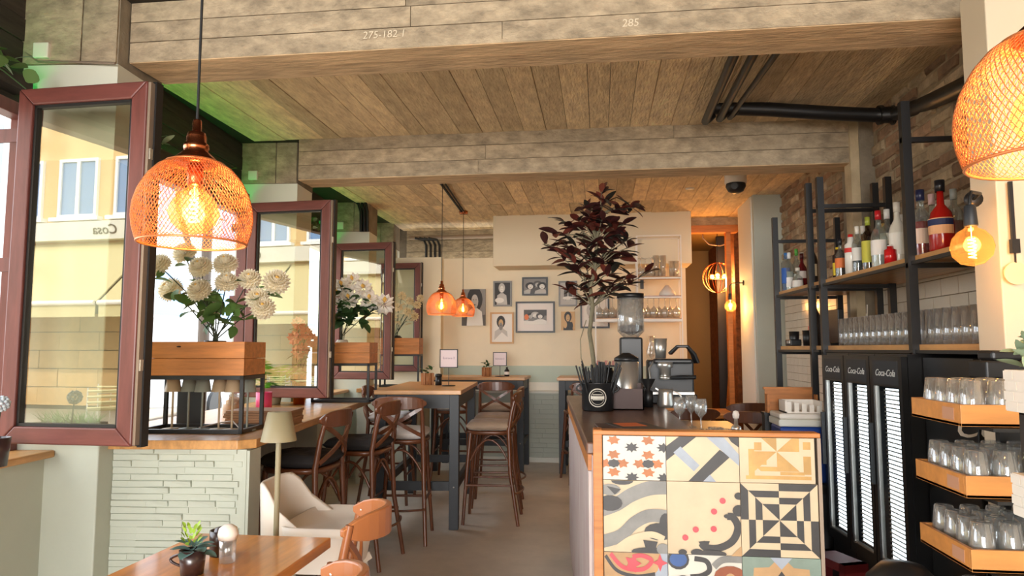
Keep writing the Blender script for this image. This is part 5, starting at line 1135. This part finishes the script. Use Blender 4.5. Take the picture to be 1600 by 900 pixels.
# ================================================================== SHELVES ON THE RIGHT
def SX(y): return 1.49 - .05 * (y - 3.0)
SRZ = atan2(1, -.05) - pi / 2
UZ, LZ = 1.862, 1.440
def y_on(px, off=0.0):
    d = ray(px, 500); k = d.x / d.y; return (1.64 + off) / (k + .05)      # where the line of sight meets the shelf front plane
yD, yC, yB, yA = y_on(1421), y_on(1283), y_on(1265), y_on(1211)
for nm, (y0, y1, tops, lb) in dict(near=(yD, yC, (2.62, 2.53), 'near black steel shelf unit with two wooden shelves of bottles and glasses'), far=(yB, yA, (2.54, 2.45), 'far black steel shelf unit with wooden shelves behind the near one')).items():
    t = thing('shelf_unit', lb, 'shelf'); pw = .040
    for y, zt_ in ((y0, tops[0]), (y1, tops[1])):
        x = SX(y); MB().box(x, y - pw / 2, 0 if nm == 'far' else LZ - .06, x + pw, y + pw / 2, zt_).build('post', m_black, t); MB().box(1.82, y - pw / 2, LZ - .06 if nm == 'near' else 0.0, 1.82 + pw, y + pw / 2, zt_ - .01).build('post', m_black, t)
        for z in (zt_ - .19, UZ - .045, LZ - .05): MB().box(x, y - .012, z - .012, 1.84, y + .012, z + .012).build('rung', m_black, t)
    ya, yb = (2.94, y1 + .05) if nm == 'near' else (y0 - .12, y1)
    for z in (UZ, LZ):
        mb = MB().poly([(SX(ya) + .03, ya), (1.90, ya), (1.90, yb), (SX(yb) + .03, yb)], (0, 0, z - .03), (1, 0, 0), (0, 1, 0), (0, 0, 1), .03); mb.build('shelf_board', m_oak, t)
        MB().bar((SX(ya) + .02, ya, z - .034), (SX(yb) + .02, yb, z - .034), .02, .016).build('edge_rail', m_black, t)
# bottles
def bprof(kind, h, r):
    if kind == 'round': return [(.001, 0), (r * .95, 0), (r, .008), (r, h * .52), (r * .85, h * .60), (r * .38, h * .72), (r * .32, h * .78), (r * .34, h * .93), (.001, h * .93)]
    if kind == 'slim': return [(.001, 0), (r * .95, 0), (r, .008), (r, h * .62), (r * .7, h * .70), (r * .36, h * .76), (r * .34, h * .93), (.001, h * .93)]
    if kind == 'squat': return [(.001, 0), (r * .9, 0), (r, .01), (r * .98, h * .42), (r * .8, h * .55), (r * .3, h * .66), (r * .26, h * .92), (.001, h * .92)]
    return [(.001, 0), (r, 0), (r, h * .74), (r * .55, h * .8), (r * .5, h * .93), (.001, h * .93)]
cache = {}
def cm(c, glass=False, rough=.3):
    k = ('g' if glass else 'm') + str(c)
    if k not in cache: cache[k] = glassy('bottle_glass_%d' % len(cache), (255, 255, 255), .10, c, .02, .5, haze=(c, .16)) if glass else mat('bottle_paint_%d' % len(cache), c, rough)
    return cache[k]
CLEAR = (226, 232, 228)
def bottle(px, off, z, h, r, kind, glass, liquid, fill, cap, lab, lz, label, lab2=None):
    y = min(y_on(px, off), (yC if px > 1283 else yA) - .05); x = SX(y) + off
    t = thing('liquor_bottle', label, 'bottle', (x, y, z + .001), -pi / 5, 'liquor bottles on the bar shelves'); pr = bprof(kind, h, r)
    opaque = glass is None
    MB().lathe(pr, 20).build('bottle', cm(liquid, rough=.12) if opaque else cm(glass, True), t)
    if not opaque and fill: MB().lathe([(.001, .004), (r * .93, .004), (r * .95, .01)] + ([(r * .95, h * fill)] if fill <= .52 else [(r * .95, h * .52), (r * .8, h * .6), (r * .34, h * .72), (r * .3, h * fill)]) + [(.001, h * fill)], 18).build('liquid', mat('liquor_%s' % '_'.join(map(str, liquid)), liquid, .12, spec=.6), t)
    MB().lathe([(r * .38, h * .84), (r * .40, h * .84), (r * .40, h), (.001, h + .001)], 14).build('cap', cm(cap), t)
    if lab:
        V = []; n = 10; a0 = -1.25
        for zz in (h * lz[0], h * lz[1]):
            for k in range(n + 1): q = -pi / 2 + a0 + 2.5 * k / n; V.append((r * 1.012 * cos(q), r * 1.012 * sin(q), zz))
        MB().add(V, [(k, k + 1, n + 2 + k, n + 1 + k) for k in range(n)]).build('paper_label', cm(lab, rough=.6), t)
        if lab2:
            V2 = [(v[0] * 1.004, v[1] * 1.004, (h * lz[0] + (h * lz[1] - h * lz[0]) * (.55 if v[2] < h * (lz[0] + lz[1]) / 2 else .95))) for v in V if True]
            MB().add(V2, [(k, k + 1, n + 2 + k, n + 1 + k) for k in range(n)]).build('label_stripe', cm(lab2, rough=.6), t)
    return t
RED = (190, 34, 26)
B_ = [
 (1303, .10, .20, .034, 'box', None, (58, 40, 34), 0, (226, 196, 40), (226, 196, 40), (.1, .5), 'small dark brown bottle with yellow label at the far end of the near upper shelf'),
 (1302, .24, .27, .030, 'slim', CLEAR, (120, 140, 120), .5, (236, 230, 214), (240, 236, 226), (.5, .62), 'clear bottle with flower shaped white stopper behind the small brown bottle'),
 (1317, .10, .25, .032, 'round', CLEAR, (60, 40, 36), .6, (34, 34, 38), (226, 120, 60), (.25, .5), 'dark bottle with orange label and black cap on the near upper shelf'),
 (1328, .24, .30, .032, 'slim', (150, 160, 150), (90, 96, 90), .5, (206, 196, 178), None, (0, 0), 'grey green bottle with beige cap in the rear row of the near upper shelf'),
 (1334, .10, .25, .036, 'box', None, (226, 222, 214), 0, (200, 40, 36), (206, 52, 44), (.55, .66), 'white bottle with red mark and red cap on the near upper shelf'),
 (1345, .12, .29, .033, 'slim', CLEAR, (40, 66, 84), .4, (232, 226, 214), (238, 236, 230), (.28, .55), 'clear bottle of blue spirit with white label and white cap'),
 (1354, .22, .32, .033, 'slim', CLEAR, (190, 200, 200), .4, (240, 238, 232), None, (0, 0), 'clear bottle with tall white cap in the rear row'),
 (1362, .10, .31, .036, 'slim', (90, 60, 50), (84, 26, 24), .6, (150, 160, 60), (196, 190, 70), (.15, .55), 'dark red bottle with lime green label and green cap'),
 (1379, .10, .32, .042, 'round', CLEAR, (210, 214, 214), .3, (180, 34, 40), (232, 226, 220), (.22, .48), 'ornate clear bottle with white label and red cap'),
 (1393, .20, .35, .040, 'slim', CLEAR, (206, 210, 206), .4, (240, 240, 236), (238, 230, 212), (.42, .6), 'clear bottle with round cream label and white cap'),
 (1396, .07, .10, .030, 'box', None, (196, 30, 34), 0, (236, 230, 226), None, (0, 0), 'small red tub with white lid before the clear bottles'),
 (1409, .12, .33, .042, 'round', None, (228, 222, 208), 0, (222, 214, 200), (242, 238, 228), (.15, .5), 'white stoneware bottle left of the near shelf post'),
 (1430, .22, .33, .042, 'round', CLEAR, (206, 206, 200), .3, (60, 70, 90), (240, 236, 228), (.2, .45), 'clear bottle hidden behind the near shelf post'),
 (1447, .12, .34, .050, 'round', CLEAR, RED, .52, (36, 40, 70), (240, 212, 190), (.2, .42), 'big bottle of red liqueur with navy cap right of the near post'),
 (1465, .25, .35, .040, 'slim', CLEAR, (206, 190, 120), .5, (240, 200, 196), (240, 228, 224), (.1, .3), 'pale bottle with pink cap behind the red liqueurs'),
 (1479, .10, .335, .054, 'squat', None, (158, 26, 20), 0, (26, 26, 30), (230, 176, 130), (.24, .46), 'biggest dark red bottle with black cap and navy label', (30, 40, 84)),
 (1500, .20, .31, .038, 'slim', CLEAR, (130, 26, 24), .5, (150, 160, 160), None, (0, 0), 'red bottle with grey cap at the right end of the near upper shelf'),
]
for b_ in B_:
    args = list(b_); lb2 = args[12] if len(args) > 12 else None
    bottle(args[0], args[1], UZ, args[2], args[3], args[4], args[5], args[6], args[7], args[8], args[9], args[10], args[11], lb2)
F_ = [
 (1221, .08, .30, .034, 'box', CLEAR, (60, 110, 170), .4, (60, 120, 190), (40, 90, 170), (.2, .6), 'clear bottle with blue label and blue cap at the far end of the far shelf'),
 (1229, .16, .33, .032, 'slim', CLEAR, (200, 214, 200), .4, (90, 170, 70), (230, 236, 226), (.2, .4), 'clear bottle with green cap on the far shelf'),
 (1236, .10, .30, .034, 'slim', CLEAR, (220, 222, 214), .5, (240, 240, 236), (240, 236, 230), (.1, .35), 'clear bottle with white cap on the far shelf'),
 (1243, .20, .30, .04, 'squat', CLEAR, (206, 206, 196), .3, (226, 222, 210), None, (0, 0), 'squat clear decanter on the far shelf'),
 (1249, .10, .16, .04, 'squat', CLEAR, (214, 206, 190), .3, (230, 224, 210), (236, 230, 222), (.1, .4), 'short wide decanter with white label on the far shelf'),
 (1256, .14, .27, .036, 'round', None, (96, 22, 26), 0, (70, 18, 22), (226, 214, 206), (.3, .5), 'dark red wine bottle on the far shelf'),
 (1273, .12, .34, .034, 'round', None, (48, 38, 30), 0, (216, 170, 70), (214, 196, 160), (.2, .45), 'dark bottle with gold cap between the shelf posts'),
]
for args in F_: bottle(args[0], args[1], UZ, *args[2:11], args[11])
bottle(1274, .12, LZ, .36, .036, 'round', None, (40, 32, 28), 0, (206, 160, 60), None, (0, 0), 'dark bottle with gold cap on the lower shelf between the posts')
for k_, (px, h_, c_, cap_, lb_) in enumerate(((1309, .26, (120, 130, 96), (206, 200, 190), 'olive clear bottle'), (1322, .24, (90, 50, 40), (60, 60, 60), 'brown bottle with grey cap'), (1338, .31, CLEAR, (214, 60, 50), 'clear bottle with red cap'), (1349, .27, (170, 190, 170), (226, 222, 214), 'pale green bottle'), (1368, .29, CLEAR, (40, 40, 44), 'clear bottle with black cap'), (1386, .33, (200, 190, 160), (200, 160, 90), 'straw coloured bottle with gold cap'), (1402, .30, CLEAR, (236, 232, 226), 'clear bottle with white cap'), (1416, .34, (196, 206, 196), (230, 226, 216), 'pale tall bottle with white cap'))):
    bottle(px, .335, UZ, h_, .036, ('slim', 'round')[k_ % 2], c_, (200, 206, 200) if c_ == CLEAR else c_, .45, cap_, (234, 228, 216), (.2, .45), lb_ + ' at the back of the near upper shelf')
wb_ = tag(MB().box(-.015, -.09, 0, .015, .09, .32).build('gift_box', m_wht, loc=(1.78, y_on(1488, .34) + .05, UZ + .001)), 'white carton standing behind the biggest red bottle', 'carton')
rb = tag(MB().box(-.03, -.05, 0, .03, .05, .24).build('red_carton', cm((190, 40, 36)), loc=(SX(3.0) + .14, 3.0, UZ + .001)), 'red carton at the right end of the upper bar shelf', 'carton')
# tall glasses on the lower shelf
hg = thing('highball_glass', 'tall clear highball glass in the rows on the lower bar shelf', 'glass', (0, 0, 0), 0, 'highball glasses on the lower bar shelf')
MB().lathe([(.001, 0), (.031, 0), (.034, .004), (.034, .165), (.0315, .165), (.031, .012), (.001, .012)], 12, sm=True).build('body', m_glass, hg)
first = True; y = 3.02; hk = 0
ORD = 'first second third fourth fifth sixth seventh eighth ninth tenth eleventh twelfth thirteenth fourteenth fifteenth sixteenth seventeenth eighteenth nineteenth twentieth twenty-first twenty-second twenty-third twenty-fourth twenty-fifth'.split()
while y < yC - .08:
    for q, off in enumerate((.10, .18, .26)):
        loc = (SX(y) + off, y + .02 * (off == .18), LZ + .001); lb = 'tall clear highball glass on the lower bar shelf, %s row, %s from the near end' % (('front', 'middle', 'rear')[q], ORD[hk])
        if first: hg.location = loc; hg['label'] = lb; first = False
        else: dup(hg, loc, 0, lb)
    y += .076; hk += 1
for k, px in enumerate((1240, 1254)):
    y = min(y_on(px, .10), yA - .06) - .1 * k; lathe_thing('dice_cup', 'black cup on the far lower shelf, %s from the left' % OR7[k], 'cup', (SX(y) + .1, y, LZ + .001), [('cup', [(.001, 0), (.032, 0), (.038, .11), (.034, .11), (.03, .006), (.001, .006)], m_black)], 'black cups on the far lower shelf')
y = yA - .10; t = thing('card_terminal', 'small dark device at the far end of the far lower shelf', 'device', (SX(y) + .1, y, LZ + .001)); MB().box(-.04, -.08, 0, .04, .08, .05).build('body', m_black, t, bevel=.008); MB().box(-.042, -.05, .02, -.04, .03, .04).build('screen', m_steel, t)
y = yA - .12; tag(MB().box(-.03, -.02, 0, .03, .02, .15).build('red_packet', cm((196, 40, 50)), loc=(SX(y) + .24, y, LZ + .001)), 'small red packet standing behind the black cups', 'packet')
y = y_on(1302, .28); t = thing('till_screen', 'black screen standing at the far end of the near lower shelf', 'screen', (SX(y) + .30, y + .04, LZ + .001)); MB().box(-.02, -.14, .02, .02, .14, .26).build('screen', m_black, t, bevel=.006); MB().box(-.05, -.06, 0, .05, .06, .02).build('foot', m_black, t)
tag(MB().box(-.004, -.05, 0, .004, .05, .13).build('note_card', m_wht, loc=(1.86, y_on(1324, .37), LZ + .16), rot=(0, .06, 0)), 'white card stuck on the wall above the tall glasses', 'card')
tag(MB().tube([(1.93, 4.62, UZ - .05), (1.925, 4.64, 1.6), (1.93, 4.66, LZ)], .008, 6).build('white_cable', m_wht), 'white cable running down the wall behind the shelves', 'cable')

# ================================================================== FRIDGES
m_ledw = mat('cold_led', (255, 255, 255), .5, emit=((236, 246, 255), 2.2)); m_fridge = mat('black_fridge_enamel', (20, 20, 21), .32); m_fin = mat('fridge_white_liner', (214, 220, 222), .5); m_fgl = glassy('fridge_door_glass', (230, 236, 240), .04, (236, 242, 242), .0, edge=.12); m_logo = mat('white_script_print', (220, 220, 216), .5)
FA = Vector((1.375, 3.46, 0)); FB = Vector((1.305, 4.40, 0)); FD = (FB - FA).normalized(); FN = Vector((-FD.y, FD.x, 0)); fr_rz = atan2(-FD.y, -FD.x)
def fridge(s0, s1, label):
    """local x runs from far to near along the front, -y points out to the aisle"""
    w = s1 - s0; o = FA + FD * s1; t = thing('drinks_fridge', label, 'fridge', (o.x, o.y, 0), fr_rz, 'glass door drinks fridges')
    H = 1.395; D = .44; wall = .02
    MB().box(0, .03, 0, w, D, .33).build('plinth', m_fridge, t); MB().box(0, .03, H - .03, w, D, H).build('top', m_fridge, t); MB().box(0, .03, .33, wall, D, H - .03).build('side', m_fridge, t); MB().box(w - wall, .03, .33, w, D, H - .03).build('side', m_fridge, t); MB().box(wall, D - .02, .33, w - wall, D, H - .03).build('liner', m_fin, t)
    for k in range(7): MB().box(.04, .024, .05 + k * .035, w - .04, .031, .065 + k * .035).build('vent_slat', m_black, t)
    # door
    d0 = .345; d1 = H - .012; f = .035; top = .145
    dr = MB().box(.002, 0, d0, f, .028, d1).box(w - f, 0, d0, w - .002, .028, d1).box(f, 0, d0, w - f, .028, d0 + .05).box(f, 0, d1 - top, w - f, .028, d1).build('door', m_fridge, t)
    MB().add([(f, .014, d0 + .05), (w - f, .014, d0 + .05), (w - f, .014, d1 - top), (f, .014, d1 - top)], [(0, 1, 2, 3)]).build('door_glass', m_fgl, dr)
    MB().box(f, .006, d0 + .05, f + .008, .026, d1 - top).box(f, .006, d0 + .05, w - f, .026, d0 + .058).build('door_trim', m_steel, dr)
    MB().box(f, -.0008, d1 - top + .01, w - f, .001, d1 - .02).build('header_panel', m_blackw, dr)
    link('lettering', text_mesh('Coca-Cola', .046, m_logo, .35), dr, loc=(w / 2, -.0018, d1 - .08), rot=(pi / 2, 0, 0))
    MB().box(.008, -.022, .75, .022, -.001, 1.05).build('handle', m_black, dr)
    MB().box(w * .34, .0245, d0 + .075, w - f - .004, .0275, d1 - top - .01).build('led_panel', m_ledw, dr)
    mb = MB()
    for k in range(40): z = d0 + .07 + k * .0205; mb.box(w * .33, .0175, z, w - f - .001, .0235, z + .007)
    mb.build('wire_shelves', m_steel, t, kind='stuff')
    for k in range(3): MB().box(wall, .05, d0 + .25 + k * .22, w - wall, .06, d0 + .262 + k * .22).build('shelf_edge', m_black, t)
fw = (FB - FA).length
fridge(0.0, fw * .345, 'nearest black drinks fridge with lit glass door'); fridge(fw * .35, fw * .675, 'middle black drinks fridge with lit glass door'); fridge(fw * .68, fw, 'farthest black drinks fridge with lit glass door beside the cool box')
big = thing('tall_cooler', 'tall black cooler cabinet behind the wooden glass trays', 'cabinet', (1.47, 3.02, 0)); MB().box(0, 0, 0, .46, .44, 1.38).build('body', m_fridge, big); MB().box(-.004, -.02, .02, .46, -.001, 1.36).build('door', m_fridge, big, bevel=.004)
MB().box(.02, -.028, .3, .03, -.02, 1.3).box(.40, -.028, .3, .41, -.02, 1.3).build('door_trim', m_blackw, big)
# logo where the photograph shows it
pl = aty(1538, 668, 2.998); link('lettering', text_mesh('Coca', .13, m_logo, .4), big, loc=(pl.x - 1.47 + .02, -.022, pl.z), rot=(pi / 2, 0, 0))
# ================================================================== TRAYS OF GLASSES
rack = thing('tray_rack', 'black rack holding the wooden glass trays before the tall cooler', 'rack', (1.10, 2.13, 0))
for (x, y) in ((.20, .02), (.36, .02), (.20, .40), (.36, .40)): MB().box(x, y, 0, x + .025, y + .025, 1.30).build('post', m_black, rack)
MB().box(.225, .40, .1, .36, .41, 1.28).build('back_panel', m_black, rack)
m_tray = mat('honey_wood_tray', (218, 148, 78), .42, noise=(4, .16, (1, 6, 6)), coat=.2); m_mark = mat('pale_mark', (200, 150, 120), .6)
tg = None
ZT = [1.197, .995, .79, .61]
for k, z in enumerate(ZT):
    x0 = 1.03 + .004 * k; y0 = 2.20; w, d, h = .34, .325, .062
    for q in range(2): pass
    MB().box(.0, .0, z - .012, .36, .42, z - .002).build('rack_shelf', m_black, rack, loc=(.0, .04, 0))
    nm = ('top', 'second', 'third', 'lowest')[k]
    t = thing('glass_tray', '%s honey coloured wooden tray of upturned glasses' % nm, 'tray', (x0, y0, z))
    MB().box(0, 0, 0, w, d, .008).build('bottom', m_tray, t); MB().box(0, 0, 0, w, .012, h).build('front', m_tray, t, bevel=.001); MB().box(0, .012, 0, .012, d, h).build('side', m_tray, t, bevel=.001); MB().box(w - .012, .012, 0, w, d, h).build('side', m_tray, t); MB().box(.012, d - .012, 0, w - .012, d, h).build('back', m_tray, t)
    MB().box(-.001, .04, .014, 0, .11, .05).build('printed_mark', m_mark, t)
    for i in range(4):
        for j in range(4 if k < 3 else 2):
            loc = (x0 + .055 + i * .078, y0 + .052 + j * .075, z + .009)
            lb = 'upturned glass on the %s wooden tray, %s row, %s from the left' % (nm, ('front', 'second', 'third', 'rear')[j], ('first', 'second', 'third', 'last')[i]); gp = 'glasses on the %s wooden tray' % nm
            if tg is None:
                tg = thing('water_glass', lb, 'glass', loc, 0, gp); MB().lathe([(.036, 0), (.037, .002), (.034, .06), (.027, .118), (.024, .121), (.001, .121), (.001, .112), (.022, .11), (.031, .06), (.034, 0)], 16).build('body', m_glass, tg)
            else: dup(tg, loc, 0, lb, gp)
# waste bin, red box near the fridge base
bn = thing('waste_bin', 'rounded grey brown bin with black glossy lid before the fridges', 'bin', (1.02, 2.28, 0)); MB().lathe([(.001, 0), (.105, 0), (.12, .50), (.12, .56), (.10, .63), (.06, .67), (.001, .68)], 24).build('body', mat('grey_brown_plastic', (120, 104, 94), .45), bn); MB().lathe([(.121, .50), (.1225, .56), (.102, .632), (.062, .672), (.001, .682)], 24).build('rim', m_black, bn)
bn.location = (aty(1410, 890, 2.45).x, 2.45, 0); bn.scale = (1.05, 1.05, 1.09)
rdb = thing('red_crate', 'dark red framed crate on the floor beside the fridges', 'crate', (aty(1290, 880, 3.35).x, 3.35, .20), -1.2); m_dr = mat('dark_red_lacquer', (110, 32, 34), .4)
MB().box(-.12, 0, 0, -.085, .12, .30).build('side', m_dr, rdb); MB().box(.085, 0, 0, .12, .12, .30).build('side', m_dr, rdb); MB().box(-.12, 0, .265, .12, .12, .30).build('top', m_dr, rdb); MB().box(-.12, 0, 0, .12, .12, .03).build('bottom', m_dr, rdb); MB().box(-.1, .1, .02, .1, .11, .28).build('back', m_black, rdb)
rds = thing('low_plinth', 'black low plinth under the dark red crate', 'plinth', (rdb.location.x, 3.35, 0), -1.2); MB().box(-.14, -.02, 0, .14, .16, .198).build('body', m_black, rds); MB().box(-.15, -.03, .185, .15, .17, .199).build('top', m_black, rds)
# foreground plant stand on the right edge
ps_ = thing('plant_stand', 'black metal stand with potted plants at the right picture edge', 'stand', (.915, 1.46, 0))
zs1, zs2 = aty(1575, 652, 1.46).z, aty(1575, 832, 1.46).z
for (x, y) in ((0, 0), (.3, 0), (0, .22), (.3, .22)): MB().box(x, y, 0, x + .018, y + .018, zs1).build('post', m_black, ps_)
for z in (zs1, zs2, .45): MB().box(0, 0, z - .014, .318, .238, z).build('shelf_board', m_black, ps_)
m_pw = mat('white_brick_pot', (232, 226, 216), .6); m_wd = mat('pale_wood_rim', (206, 174, 136), .6)
def stand_plant(loc, label, lm, nleaf, seed, woody):
    rnd = random.Random(seed); t = thing('potted_plant', label, 'plant', loc)
    MB().box(-.045, -.045, 0, .045, .045, .085).build('pot', m_pw, t)
    for r in range(4):
        for k in range(2):
            o = -.045 + k * .045 + (.012 if r % 2 else 0); MB().box(o + .001, -.0475, r * .021 + .002, min(o + .043, .046), -.045, r * .021 + .02).build('brick', m_pw, t); MB().box(-.0475, o + .001, r * .021 + .002, -.045, min(o + .043, .046), r * .021 + .02).build('brick', m_pw, t)
    if woody:
        for k in range(5): MB().box(-.046 + k * .0185, -.049, .085, -.031 + k * .0185, -.044, .108).build('picket', m_wd, t)
    for k in range(nleaf): aim_leaf(lm, (rnd.gauss(0, .018), rnd.gauss(0, .018), .085 + rnd.uniform(0, .05)), (rnd.gauss(0, 1), rnd.gauss(0, 1), rnd.uniform(.1, 1.6)), t, rnd.uniform(.7, 1.2))
stand_plant((aty(1630, 640, 1.56).x, 1.56, zs1 + .001), 'leafy green plant in a white brick pattern pot on top of the black stand', leaf_mesh('leaf', .05, .024, m_leafp), 60, 4, False)
stand_plant((aty(1632, 640, 1.57).x, 1.57, zs2 + .001), 'pale succulent in a white brick pattern pot on the lower shelf of the black stand', leaf_mesh('leaf', .03, .014, m_leafp), 34, 5, True)
mc = thing('till_printer', 'black printer box behind the top tray of glasses', 'printer', (aty(1556, 580, 2.62).x, 2.60, 1.32)); MB().box(-.07, -.06, 0, .07, .06, .06).build('body', m_black, mc, bevel=.006); MB().box(-.045, -.05, .06, .06, .05, .095).build('cover', m_black, mc, bevel=.01); MB().box(.0, -.062, .005, .06, -.06, .03).build('paper', m_wht, mc)
ms = thing('printer_shelf', 'small black wall shelf under the printer', 'shelf', (mc.location.x, 2.60, 1.30)); MB().box(-.10, -.08, 0, .14, .115, .018).build('board', m_black, ms); MB().box(-.02, .08, -.1, .02, .115, 0).build('bracket', m_black, ms)

# ================================================================== WALL LAMPS, PIPES, CAMERA
def wall_bulb(loc, arm, label, power, s=1.0):
    t = thing('wall_lamp', label, 'lamp', loc); b = MB().lathe([(.016, -.002), (.02, -.010), (.042, -.022), (.060, -.046), (.067, -.075), (.060, -.106), (.036, -.132), (.001, -.142)], 24).build('bulb', m_bulb, t)
    fl = MB().tube([(.011 * cos(k * .9), .011 * sin(k * .9), -.045 - k * .0017) for k in range(42)], .0016, 5); fl.tube([(0, 0, 0), (0, 0, -.045)], .0012, 5); fl.build('filament', m_fil, b)
    MB().lathe([(.001, .07), (.014, .07), (.018, .065), (.022, .0), (.02, -.004), (.001, -.004)], 18).build('socket', m_blackw, t); MB().tube(arm, .006, 8).build('arm', m_black, t)
    pl_ = MB().lathe([(.001, 0), (.03, 0), (.03, .012), (.001, .014)], 18).build('wall_plate', m_black, t); a = Vector(arm[-1]); d = (Vector(arm[-2]) - a).normalized(); pl_.location = a; pl_.rotation_euler = d.to_track_quat('Z', 'Y').to_euler()
    l = light('bulb_light', 'POINT', (0, 0, -.085), power, (1, .62, .28), shadow_soft_size=.03); l.parent = t; t.scale = (s, s, s)
    return t
p = aty(1517, 352, 2.56); wall_bulb(p, [(0, 0, .07), (0, 0, .10), (.012, .01, .118), (.06, .05, .12), (.09, .158, .12)], 'bare amber globe bulb in black socket on the cream wall end', 2.5)
t = thing('wall_bracket', 'black rod with clamp and cream disc hanging on the cream wall', 'bracket', aty(1578, 310, 2.70)); MB().box(-.006, -.012, -.18, .006, .0, .06).build('rod', m_black, t); MB().box(-.012, -.02, -.20, .014, 0, -.15).build('clamp', m_black, t); MB().tube([(0, -.012, -.272), (0, -.006, -.272)], .04, 24).build('disc', mat('cream_disc', (240, 214, 160), .6), t, rot=(0, 0, .0)); MB().bar((0, -.01, -.2), (0, -.01, -.235), .008, .004).build('clip', m_black, t)
wp = aty(1141, 468, 8.3); wall_bulb((wp.x, 8.3, wp.z), [(0, 0, .07), (0, 0, .16), (.03, 0, .19), (1.64 - wp.x, 0, .19)], 'amber globe bulb on a black arm by the dark passage', 6, 1.0)
gl = thing('cage_lamp', 'wire globe lamp with glowing bulbs hanging in the passage', 'lamp', aty(1122, 434, 9.5)); mb = MB(); R = .20
for k in range(6): a = pi * k / 6; mb.tube([(R * cos(q) * cos(a), R * cos(q) * sin(a), R * sin(q)) for q in [2 * pi * j / 28 for j in range(29)]], .0032, 5, caps=False)
mb.tube([(R * cos(2 * pi * j / 28), R * sin(2 * pi * j / 28), 0) for j in range(29)], .005, 5, caps=False); mb.build('cage', m_copper, gl); MB().tube([(0, 0, R), (0, 0, 2.97 - gl.location.z)], .004, 6).build('cord', m_cord, gl); MB().lathe([(.001, .05), (.03, .05), (.035, .02), (.001, .015)], 12).build('hub', m_copper, gl)
for k in range(3): q = 2 * pi * k / 3 + .3; b = MB().ball((.09 * cos(q), .09 * sin(q), .02), .040, 12).build('bulb', m_bulb, gl); MB().ball((.09 * cos(q), .09 * sin(q), .02), .026, 10).build('filament', m_fil, b); MB().tube([(0, 0, .03), (.06 * cos(q), .06 * sin(q), .022)], .008, 6).build('arm', m_copper, gl)
l = light('cage_light', 'POINT', (0, 0, -.05), 34, (1, .50, .16), shadow_soft_size=.08); l.parent = gl
tag(MB().tube([Vector((aty(1098, 372, 9.6).x, 9.6, 2.97)), aty(1098, 372, 9.6), aty(1108, 382, 9.6), aty(1125, 384, 9.6), aty(1138, 380, 9.6)], .01, 6).build('cable_loop', m_edge), 'pale cable looping under the passage ceiling above the cage lamp', 'cable')
cc = thing('security_camera', 'white and black dome security camera under the ceiling', 'camera', (aty(1149, 270, 6.67).x, 6.67, 3.098)); MB().lathe([(.001, 0), (.10, 0), (.10, -.14), (.092, -.145), (.001, -.145)], 24).build('housing', m_wht, cc); MB().lathe([(.088, -.145), (.092, -.17), (.07, -.215), (.03, -.235), (.001, -.237)], 24).build('dome', m_black, cc); MB().tube([(-.02, -.05, -.175), (-.03, -.095, -.185)], .03, 14).build('lens', m_gasket, cc)
tag(MB().lathe([(.001, 0), (.05, 0), (.045, -.02), (.001, -.022)], 18).build('smoke_detector', m_wht, loc=(aty(1078, 298, 7.4).x, 7.4, 3.098)), 'small flat white detector on the back ceiling', 'detector')
pp = thing('ceiling_pipes', 'black waste pipe crossing the ceiling with three thin pipes joining it', 'pipe')
mp_ = [aty(1112, 168, 4.85), aty(1200, 171, 4.85), aty(1300, 177, 4.85), aty(1365, 180, 4.85), aty(1400, 178, 4.8), aty(1440, 165, 4.45), aty(1495, 140, 3.85), aty(1540, 118, 3.5)]
MB().tube(mp_, .048, 14).build('main_pipe', m_black, pp)
for a, b in ((1372, 1378), (1394, 1400)): MB().tube([aty(a, 180, 4.85 if a < 1390 else 4.82), aty(b, 179.5, 4.85 if a < 1390 else 4.82)], .064, 16).build('flange', m_black, pp)
MB().tube([aty(1378, 180, 4.84), aty(1396, 179, 4.82)], .055, 14).build('collar', m_black, pp)
for k, (xa_, ya_, xb_, yb_, r) in enumerate(((1147, 86, 1102, 190, .026), (1178, 84, 1124, 186, .024), (1213, 84, 1140, 184, .017))):
    A = atz(xa_, ya_, 2.95); B2 = atz(xb_, yb_, 2.95); MB().tube([(A.x, 3.34, 2.965), A, B2, B2 + Vector((.03, .04, .03)), B2 + Vector((.06, .05, .06))], r, 10).build('thin_pipe', m_black, pp); MB().tube([(A.x, 3.40, 2.963), (A.x, 3.43, 2.963)], r + .012, 10).build('pipe_clip', m_black, pp)
